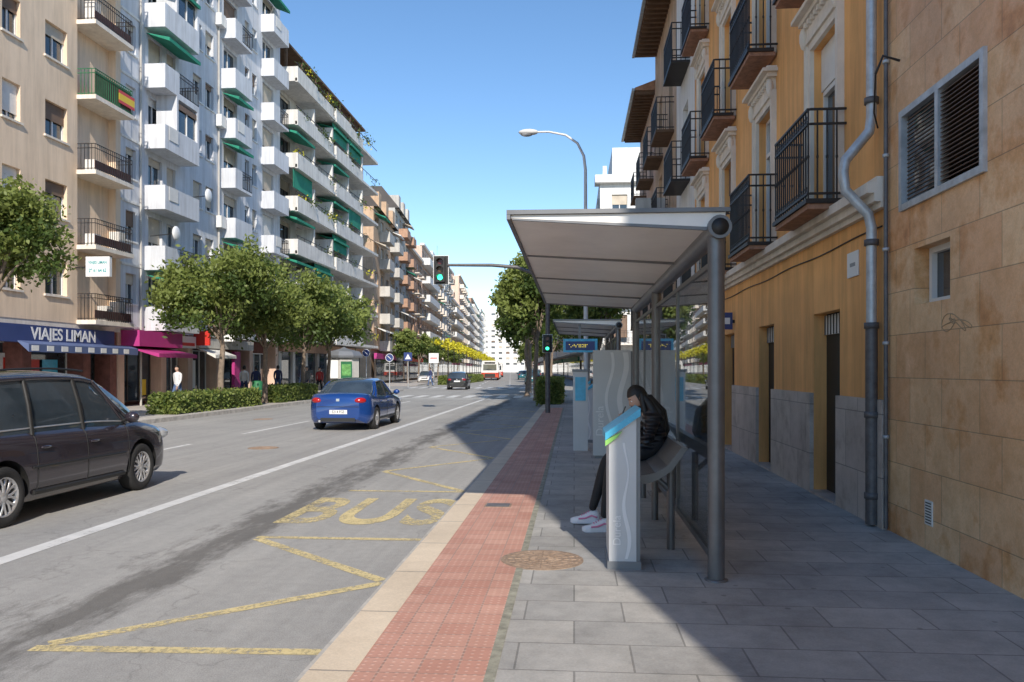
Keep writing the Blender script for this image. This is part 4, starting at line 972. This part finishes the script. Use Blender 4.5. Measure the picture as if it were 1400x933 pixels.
sedan=dict(L=4.35,W=1.76,belt=.93,wf=1.32,wr=-1.30,R=.315,
  top=[(-2.17,.86),(-2.1,.96),(-1.85,1.00),(-1.3,.97),(0,.92),(.9,.92),(1.3,.88),(1.8,.80),(2.05,.70),(2.17,.56)],
  roof=[(-1.66,.955),(-1.35,1.13),(-.95,1.33),(-.55,1.40),(0,1.425),(.3,1.38),(.7,1.18),(1.16,.93)],
  glassY=(-.72,.25),wr_=.62,pillars=[(1.10,.28,.028,0),(-.02,-.06,.028,1),(-1.25,-.80,.055,0),(-1.6,-.95,.035,0)],
  seams=[.92,-.12,-.98],handles=[.05,-.8],mirror=.82,tl=.83,tlh=.085,hl=.68,pz=.52,spokes=5)
hatch=dict(sedan); hatch.update(L=4.0,W=1.72,wf=1.22,wr=-1.22,top=[(-2.0,.82),(-1.9,.93),(-1.4,.95),(0,.92),(.9,.91),(1.4,.84),(1.8,.74),(2.0,.58)],
  roof=[(-1.95,.94),(-1.75,1.2),(-1.45,1.42),(-.8,1.48),(0,1.48),(.3,1.42),(.7,1.2),(1.12,.93)],glassY=(-1.5,.25),pillars=[(1.06,.28,.028,0),(-.02,-.06,.028,1),(-1.45,-1.3,.06,0),(-1.9,-1.6,.035,0)],pz=.7)
car('car',(-6.88,9.35,0),0,minivan,carpaint('paint_aubergine',(.040,.032,.042)),None)
car('car',(-6.38,23.3,0),0,sedan,carpaint('paint_blue',(.010,.055,.24)),'5214 FGS')
pd=carpaint('paint_dark',(.03,.03,.032)); pw=carpaint('paint_white',(.75,.75,.75),0); pt=carpaint('paint_teal',(.02,.16,.2)); ps=carpaint('paint_silver',(.4,.41,.42),.5)
car('car',(-9.6,66,0),.06,hatch,pd); car('car',(-8.2,128,0),.08,hatch,pt); car('car',(-4.6,88,0),.08,hatch,pt); car('car',(-5.0,101,0),.08,minivan,ps); car('car',(-5.9,112,0),.08,sedan,pd)
car('car',(-17.6,94,0),3.22,hatch,pw); car('car',(-8.9,150,0),.08,hatch,pw); car('car',(-13.8,140,0),.08,hatch,pw)
def bus(loc,rz,body,low):
    o=O('bus',loc,rz); prof=[(-1.25,.35),(-1.27,1.2),(-1.22,2.7),(-1.1,2.95),(1.1,2.95),(1.22,2.7),(1.27,1.2),(1.25,.35)]
    o.prism('body',body,prof,-6,6); o.prism('lower_panel',low,[(-1.285,.34),(-1.285,1.15),(1.285,1.15),(1.285,.34)],-6.02,6.02)
    for sg in (-1,1):
        for i in range(7): o.box('side_windows',glass,(sg*1.235,sg*1.285),(-5.5+i*1.6,-4.1+i*1.6),(1.3,2.4))
        for y in (-3.6,3.4): o.lathe('tyres',rubber,[(-.15,.2),(-.15,.45),(.15,.45),(.15,.2)],(sg*1.16,y,.48),'x',20); o.lathe('rims',alloy,[(sg*.14,.001),(sg*.14,.25)],(sg*1.16,y,.48),'x',16)
        o.box('tail_lights',tail,(sg*.95,sg*1.2),(-6.05,-6.0),(.9,1.14))
    o.box('rear_window',glass,(-1.0,1.0),(-6.03,-6.0),(1.5,2.4)); o.box('route_display',black,(-.8,.8),(-6.03,-6.0),(2.5,2.75)); o.box('engine_grille',black,(-.8,.8),(-6.045,-6.02),(.5,1.0)); o.box('bumper',black,(-1.2,1.2),(-6.12,-6.0),(.34,.46)); o.done()
bus((-13.1,125,0),.08,white,M('bus_red',(.6,.07,.03),.4,var=.05)); bus((-16.5,170,0),.08,white,M('bus_red2',(.55,.06,.03),.4,var=.05))
# ------------------------------------------------------------------ people
def skinned(o,name,J,B,root,mats,lvl=2):
    names=list(J); idx={k:i for i,k in enumerate(names)}
    me=bpy.data.meshes.new(name); me.from_pydata([J[k][0] for k in names],[(idx[a],idx[b]) for a,b,_ in B],[]); ob=bpy.data.objects.new(name,me); COL.objects.link(ob)
    sk=ob.modifiers.new('s','SKIN'); sk.use_smooth_shade=True
    for k in names:
        d=me.skin_vertices[0].data[idx[k]]; r=J[k][1]; d.radius=r if isinstance(r,tuple) else (r,r); d.use_root=(k==root)
    ss=ob.modifiers.new('u','SUBSURF'); ss.levels=lvl; ss.render_levels=lvl
    bpy.context.view_layer.update()
    nm=bpy.data.meshes.new_from_object(ob.evaluated_get(bpy.context.evaluated_depsgraph_get())); bpy.data.objects.remove(ob)
    nm.materials.clear()
    for m in mats: nm.materials.append(m)
    segs=[(Vector(J[a][0]),Vector(J[b][0]),m) for a,b,m in B]
    for p in nm.polygons:
        c=p.center; best=1e9
        for a,b,m in segs:
            ab=b-a; t=max(0,min(1,(c-a).dot(ab)/max(ab.length_squared,1e-9))); d=(c-(a+ab*t)).length
            if d<best: best=d; bi=m
        p.material_index=bi; p.use_smooth=True
    ob=bpy.data.objects.new(name,nm); COL.objects.link(ob); o.meshes.append(ob)
lipm=M('lips',(.4,.14,.12),.4,var=.05)
def head(o,c,fwd,up,s=1.,hair=hairm,long=False):
    f=Vector(fwd).normalized(); up=Vector(up); r=f.cross(up).normalized(); u=r.cross(f).normalized(); mx=Matrix((r,f,u)).transposed(); c=Vector(c)
    vs=[];fs=[];n=24;m=18
    for i in range(m+1):
        t=math.pi*i/m
        for k in range(n):
            q=2*math.pi*k/n; x=.073*math.sin(t)*math.cos(q); y=.092*math.sin(t)*math.sin(q); z=.115*math.cos(t)
            if z<0: w=1-.30*(-z/.115)**1.5; x*=w; y=y*(1-.12*(-z/.115))+ .012*(-z/.115)
            if y>0.05:
                nz=math.exp(-((x/.013)**2))*math.exp(-(((z+.018)/.022)**2)); y+=.022*nz
                y-=.010*math.exp(-(((abs(x)-.03)/.014)**2))*math.exp(-(((z-.008)/.012)**2)); y+=.006*math.exp(-((x/.022)**2))*math.exp(-(((z+.058)/.008)**2)); y+=.007*math.exp(-((x/.02)**2))*math.exp(-(((z+.095)/.014)**2))
            vs.append(c+mx@Vector((x,y,z))*s)
    for i in range(m):
        for k in range(n): fs.append((i*n+k,i*n+(k+1)%n,(i+1)*n+(k+1)%n,(i+1)*n+k))
    o.add('head',skin,vs,fs,None,True)
    for sg in (-1,1):
        o.ell('eyes',inkw,c+mx@Vector((sg*.030,.074,.006))*s,(.012*s,.012*s,.009*s),10); o.ell('irises',ink,c+mx@Vector((sg*.030,.084,.006))*s,(.005*s,.005*s,.005*s),8)
        o.ell('ears',skin,c+mx@Vector((sg*.074,-.008,-.005))*s,(.010*s,.020*s,.030*s),10,mx); o.tube('eyebrows',hair,[c+mx@Vector((sg*.016,.088,.030))*s,c+mx@Vector((sg*.045,.078,.030))*s],.004*s,5)
    o.ell('lips',lipm,c+mx@Vector((0,.090,-.058))*s,(.020*s,.007*s,.008*s),10,mx)
    vs=[];fs=[]
    for i in range(m+1):
        t=math.pi*i/m
        for k in range(n):
            q=2*math.pi*k/n; x=.084*math.sin(t)*math.cos(q); y=-.010+.104*math.sin(t)*math.sin(q); z=.012+.122*math.cos(t); j=1+.03*math.sin(9*q+5*t)
            vs.append(c+mx@Vector((x*j,y*j,z*j))*s)
    for i in range(m):
        for k in range(n):
            t=math.pi*(i+.5)/m; q=2*math.pi*(k+.5)/n; y=math.sin(t)*math.sin(q); z=math.cos(t)
            if (y>.35 and z<.42) or z<-.62 : continue
            if y>-.05 and z<-.35: continue
            fs.append((i*n+k,i*n+(k+1)%n,(i+1)*n+(k+1)%n,(i+1)*n+k))
    o.add('hair',hair,vs,fs,None,True)
    return mx
def hand(o,w,dirv,palmn,s=1.,curl=.6,side=1,mat=None):
    mat=mat or skin; w=Vector(w); d=Vector(dirv).normalized(); pn=Vector(palmn); r=d.cross(pn).normalized()*side; pn=(r.cross(d)*side).normalized()
    vs=[];fs=[]
    for i,(t,a,b) in enumerate(((-.01,.024,.018),(.02,.034,.016),(.055,.041,.014),(.085,.040,.012),(.092,.034,.009))):
        for k in range(12):
            q=2*math.pi*k/12; vs.append(w+d*t*s+r*a*math.cos(q)*s+pn*b*math.sin(q)*s)
    for i in range(4):
        for k in range(12): fs.append((i*12+k,i*12+(k+1)%12,(i+1)*12+(k+1)%12,(i+1)*12+k))
    fs.append(tuple(range(48,60))); o.add('hands',mat,vs,fs,None,True)
    for j,(off,l) in enumerate(((.030,.070),(.010,.079),(-.010,.073),(-.029,.058))):
        p=w+d*.078*s+r*off*s; pts=[p]; dd=d.copy()
        for q in (.42,.32,.26):
            ax=curl*(.5+.5*len(pts)/2); dd=(dd*math.cos(ax)+pn*math.sin(ax)); dd.normalize(); p=p+dd*l*q*s; pts.append(p)
        o.tube('fingers_%s'%j,mat,pts,[.0095*s,.009*s,.008*s,.006*s],8)
    t0=w+d*.022*s+r*.026*s; td=(d*.65+r*.75).normalized()
    o.tube('thumb',mat,[t0,t0+td*.032*s,t0+td*.032*s+(d*.8+r*.3+pn*.4).normalized()*.030*s,t0+td*.032*s+(d*.8+r*.1+pn*.6).normalized()*.052*s],[.013*s,.011*s,.0095*s,.007*s],8)
def shoe(o,ankle,fwd,mat,sole,zs,s=1.,lace=None):
    a=Vector(ankle); f=Vector((fwd[0],fwd[1],0)).normalized(); r=Vector((f.y,-f.x,0)); base=Vector((a.x,a.y,zs))
    secs=((-.075,.026),(-.06,.036),(0,.036),(.07,.040),(.13,.047),(.17,.040),(.195,.02))
    n=len(secs); vs=[];fs=[]
    for t,w in secs:
        for (q,z) in ((w,0),(w*1.05,.018),(w*.98,.034),(-w*.98,.034),(-w*1.05,.018),(-w,0)): vs.append(base+f*t*s+r*q*s+Vector((0,0,z*s+(.008 if t>.18 else 0))))
    for i in range(n-1):
        for k in range(6): fs.append((i*6+k,i*6+(k+1)%6,(i+1)*6+(k+1)%6,(i+1)*6+k))
    fs+= [tuple(range(5,-1,-1)),tuple(range(n*6-6,n*6))]; o.add('shoe_soles',sole,vs,fs)
    secs=((-.075,.022,.07),(-.06,.033,.115),(-.02,.036,.125),(.03,.036,.105),(.07,.037,.082),(.12,.041,.062),(.165,.035,.052),(.19,.018,.044)); vs=[];fs=[];n=len(secs)
    for t,w,h in secs:
        for k in range(9):
            q=math.pi*k/8; vs.append(base+f*t*s+r*w*math.cos(q)*s+Vector((0,0,(.033+(h-.033)*math.sin(q)**.8)*s)))
    for i in range(n-1):
        for k in range(8): fs.append((i*9+k,i*9+k+1,(i+1)*9+k+1,(i+1)*9+k))
    fs+=[tuple(range(8,-1,-1)),tuple(range(n*9-9,n*9))]; o.add('shoes',mat,vs,fs,None,True)
    if lace:
        for i,t in enumerate((.03,.05,.07,.09)): z=.105-.55*(t-.03)-.001; o.tube('laces',lace,[base+f*t*s+r*.02*s+Vector((0,0,z*s)),base+f*(t+.004)*s+Vector((0,0,(z+.008)*s)),base+f*t*s-r*.02*s+Vector((0,0,z*s))],.004*s,5)
        for sg in (-1,1): o.tube('shoe_panels',lace,[base+f*(-.05)*s+r*sg*.037*s+Vector((0,0,.06*s)),base+f*(.0)*s+r*sg*.039*s+Vector((0,0,.075*s)),base+f*(.06)*s+r*sg*.039*s+Vector((0,0,.05*s)),base+f*(.12)*s+r*sg*.041*s+Vector((0,0,.045*s))],.008*s,6)
jm,nt_,b_=newmat('puffer_jacket'); v_=objc(nt_); wv=N(nt_,'ShaderNodeTexWave',bands_direction='Z'); wv.inputs['Scale'].default_value=5.; wv.inputs['Distortion'].default_value=2.; wv.inputs['Detail'].default_value=2; nt_.links.new(v_,wv.inputs[0])
b_.inputs['Base Color'].default_value=(.018,.018,.022,1); b_.inputs['Roughness'].default_value=.38; bump(nt_,b_,wv.outputs['Fac'],.9,.03)
legg=M('black_leggings',(.016,.016,.018),.75,var=.2); shw=M('shoe_white',(.85,.82,.83),.6,var=.06); shp=M('shoe_pink',(.80,.25,.40),.6,var=.1); shl=M('shoe_lilac',(.62,.48,.72),.6,var=.1)
o=O('seated_woman'); w=7.85; Z=lambda x,y,z:(x,y,z+P)
J={'pel':(Z(.77,w,.80),(.15,.13)),'wai':(Z(.80,w,.92),(.14,.125)),'che':(Z(.77,w,1.04),(.165,.125)),'upc':(Z(.74,w,1.115),(.12,.09)),'nek':(Z(.69,w,1.18),.052),'hb':(Z(.655,w,1.22),.05),
 'sL':(Z(.75,w-.17,1.085),.075),'eL':(Z(.69,w-.23,.85),.062),'wL':(Z(.53,w-.09,1.0),.040),'cL':(Z(.51,w-.075,1.02),.028),
 'sR':(Z(.75,w+.17,1.085),.075),'eR':(Z(.67,w+.22,.85),.062),'wR':(Z(.52,w+.09,1.0),.040),'cR':(Z(.50,w+.08,1.02),.028),
 'hL':(Z(.74,w-.10,.775),.105),'tL':(Z(.55,w-.13,.73),.092),'kL':(Z(.36,w-.16,.66),.068),'mL':(Z(.33,w-.17,.44),.062),'aL':(Z(.285,w-.19,.12),.040),
 'hR':(Z(.74,w+.10,.775),.105),'tR':(Z(.54,w+.11,.73),.092),'kR':(Z(.33,w+.12,.665),.068),'mR':(Z(.27,w+.13,.45),.062),'aR':(Z(.175,w+.15,.13),.040)}
B=[('pel','wai',0),('wai','che',0),('che','upc',0),('upc','nek',2),('nek','hb',2),('upc','sL',0),('sL','eL',0),('eL','wL',0),('wL','cL',2),('upc','sR',0),('sR','eR',0),('eR','wR',0),('wR','cR',2),
 ('pel','hL',1),('hL','tL',1),('tL','kL',1),('kL','mL',1),('mL','aL',1),('pel','hR',1),('hR','tR',1),('tR','kR',1),('kR','mR',1),('mR','aR',1)]
skinned(o,'body',J,B,'pel',[jm,legg,skin])
mx=head(o,Z(.615,w,1.27),(-.80,-.14,-.52),(0,0,1),.95)
for i,(dy,dx,l) in enumerate(((-.085,.0,.30),(-.06,.05,.36),(-.03,.08,.40),(0,.09,.42),(.03,.08,.4),(.06,.05,.36),(.085,.0,.3))):
    b=Vector(Z(.67+dx*.6,w+dy*.8,1.285)); o.tube('long_hair',hairm,[b,b+Vector((.05,dy*.2,-.07)),b+Vector((.095+dx*.4,dy*.5,-.15)),b+Vector((.125+dx*.5,dy*.6,-l*.8)),b+Vector((.125+dx*.3,dy*.5,-l))],[.035,.045,.045,.036,.010],10)
for dy in (-.075,.075):
    b=Vector(Z(.65,w+dy,1.31)); o.tube('side_hair',hairm,[b,b+Vector((.012,dy*.3,-.09)),b+Vector((.04,dy*.5,-.20)),b+Vector((.04,dy*.4,-.32))],[.026,.028,.028,.008],10)
o.tube('jacket_collar',jm,[Z(.695+.075*math.cos(a),w+.085*math.sin(a),1.15-.02*math.cos(a)) for a in np.linspace(0,2*math.pi,18)],.028,8)
hand(o,Z(.51,w-.075,1.02),(-.35,.25,.9),(.1,1,.1),.92,.55,1); hand(o,Z(.50,w+.08,1.02),(-.35,-.25,.9),(.1,-1,.1),.92,.55,-1)
o.add('smartphone',black,[Vector(Z(.47,w,1.11))+Vector((a*.012+c*.03,b*.038,c*.075)) for c in (-1,1) for b in (-1,1) for a in (-.35,.35)],[(0,1,3,2),(4,6,7,5),(0,4,5,1),(2,3,7,6),(0,2,6,4),(1,5,7,3)])
shoe(o,Z(.285,w-.19,0),(-1,-.12),shw,shw,P,1.08,shp); shoe(o,Z(.175,w+.15,0),(-1,.05),shw,shl,P+.012,1.08,shp)
o.done()
def walker(x,y,rz,h,top,bot,ph=.18,hair=hairm):
    s=h/1.72; o=O('pedestrian',(x,y,P),rz)
    q=lambda a,b,c:(a*s,b*s,c*s)
    J={'pel':(q(0,0,.95),.135*s),'wai':(q(0,.0,1.1),.115*s),'che':(q(0,.01,1.28),.145*s),'upc':(q(0,.01,1.4),.09*s),'nek':(q(0,.01,1.48),.05*s),'hb':(q(0,.02,1.54),.045*s)}
    B=[('pel','wai',0),('wai','che',0),('che','upc',0),('upc','nek',0),('nek','hb',2)]
    for n_,sg in (('L',-1),('R',1)):
        f=ph*sg
        J.update({'s'+n_:(q(sg*.17,0,1.39),.065*s),'e'+n_:(q(sg*.23,-f*.5,1.12),.048*s),'w'+n_:(q(sg*.23,-f*1.2+.06,.88),.032*s),
          'h'+n_:(q(sg*.09,0,.90),.095*s),'k'+n_:(q(sg*.10,f*.8+.04,.50),.065*s),'a'+n_:(q(sg*.10,f*1.4,.10),.042*s)})
        B+=[('upc','s'+n_,0),('s'+n_,'e'+n_,0),('e'+n_,'w'+n_,0),('pel','h'+n_,1),('h'+n_,'k'+n_,1),('k'+n_,'a'+n_,1)]
        hand(o,q(sg*.23,-f*1.2+.06,.885),(0,.2,-1),(-sg,0,0),s,.3,sg); shoe(o,q(sg*.10,f*1.4,0),(0,1),black,inkg,0,s)
    skinned(o,'body',J,B,'pel',[top,bot,skin],1); head(o,q(0,.035,1.61),(0,1,0),(0,0,1),s,hair); o.done()
ct=[M('cloth_white',(.7,.7,.72),.9),M('cloth_navy',(.04,.05,.13),.9),M('cloth_grey',(.2,.2,.2),.9),M('cloth_red',(.5,.06,.06),.9),M('denim',(.08,.13,.26),.9)]
walker(-15.8,TY(243,-15.8),2.9,1.68,ct[0],ct[4]); walker(-15.8,TY(350,-15.8),.2,1.7,ct[1],legg); walker(-15.3,TY(420,-15.3),3.0,1.7,ct[2],ct[1]); walker(-15,TY(437,-15.),3.2,1.66,ct[3],legg); walker(-16.5,TY(404,-15.5),.1,1.75,ct[1],ct[4]); walker(-12.9,71,1.6,1.7,ct[1],ct[4]); walker(-16.2,TY(334,-16.2),.1,1.72,ct[0],ct[1])
# ------------------------------------------------------------------ light, sky, camera
EL=math.radians(33); hx,hy=-.24,1.; hn=math.hypot(hx,hy)
d=Vector((hx/hn*math.cos(EL),hy/hn*math.cos(EL),-math.sin(EL)))
sl=bpy.data.lights.new('sun','SUN'); sl.energy=5.; sl.angle=math.radians(.5); sl.color=(1,.92,.81)
so=bpy.data.objects.new('sun',sl); so.rotation_euler=(-d).to_track_quat('Z','Y').to_euler(); COL.objects.link(so)
w=bpy.data.worlds.new('World'); scene.world=w; w.use_nodes=True; nt=w.node_tree; bg=nt.nodes['Background']
sk=nt.nodes.new('ShaderNodeTexSky'); sk.sky_type='NISHITA'; sk.sun_disc=False; sk.sun_elevation=EL; sk.sun_rotation=math.atan2(-hx,-hy); sk.altitude=1800; sk.air_density=1.15; sk.dust_density=0.; sk.ozone_density=1.6
hs=nt.nodes.new('ShaderNodeHueSaturation'); hs.inputs['Saturation'].default_value=1.15; hs.inputs['Value'].default_value=1.25
nt.links.new(sk.outputs[0],hs.inputs['Color']); nt.links.new(hs.outputs[0],bg.inputs[0]); bg.inputs[1].default_value=.15
cd=bpy.data.cameras.new('camera'); cam=bpy.data.objects.new('camera',cd); COL.objects.link(cam); scene.camera=cam
cam.location=(0,0,1.55+P); cam.rotation_euler=(math.radians(90),0,math.radians(4.46)); cd.lens=28; cd.sensor_width=36; cd.shift_y=.0275; cd.clip_end=5000; cd.clip_start=.05
scene.view_settings.view_transform='Standard'; scene.view_settings.look='None'; scene.view_settings.exposure=0
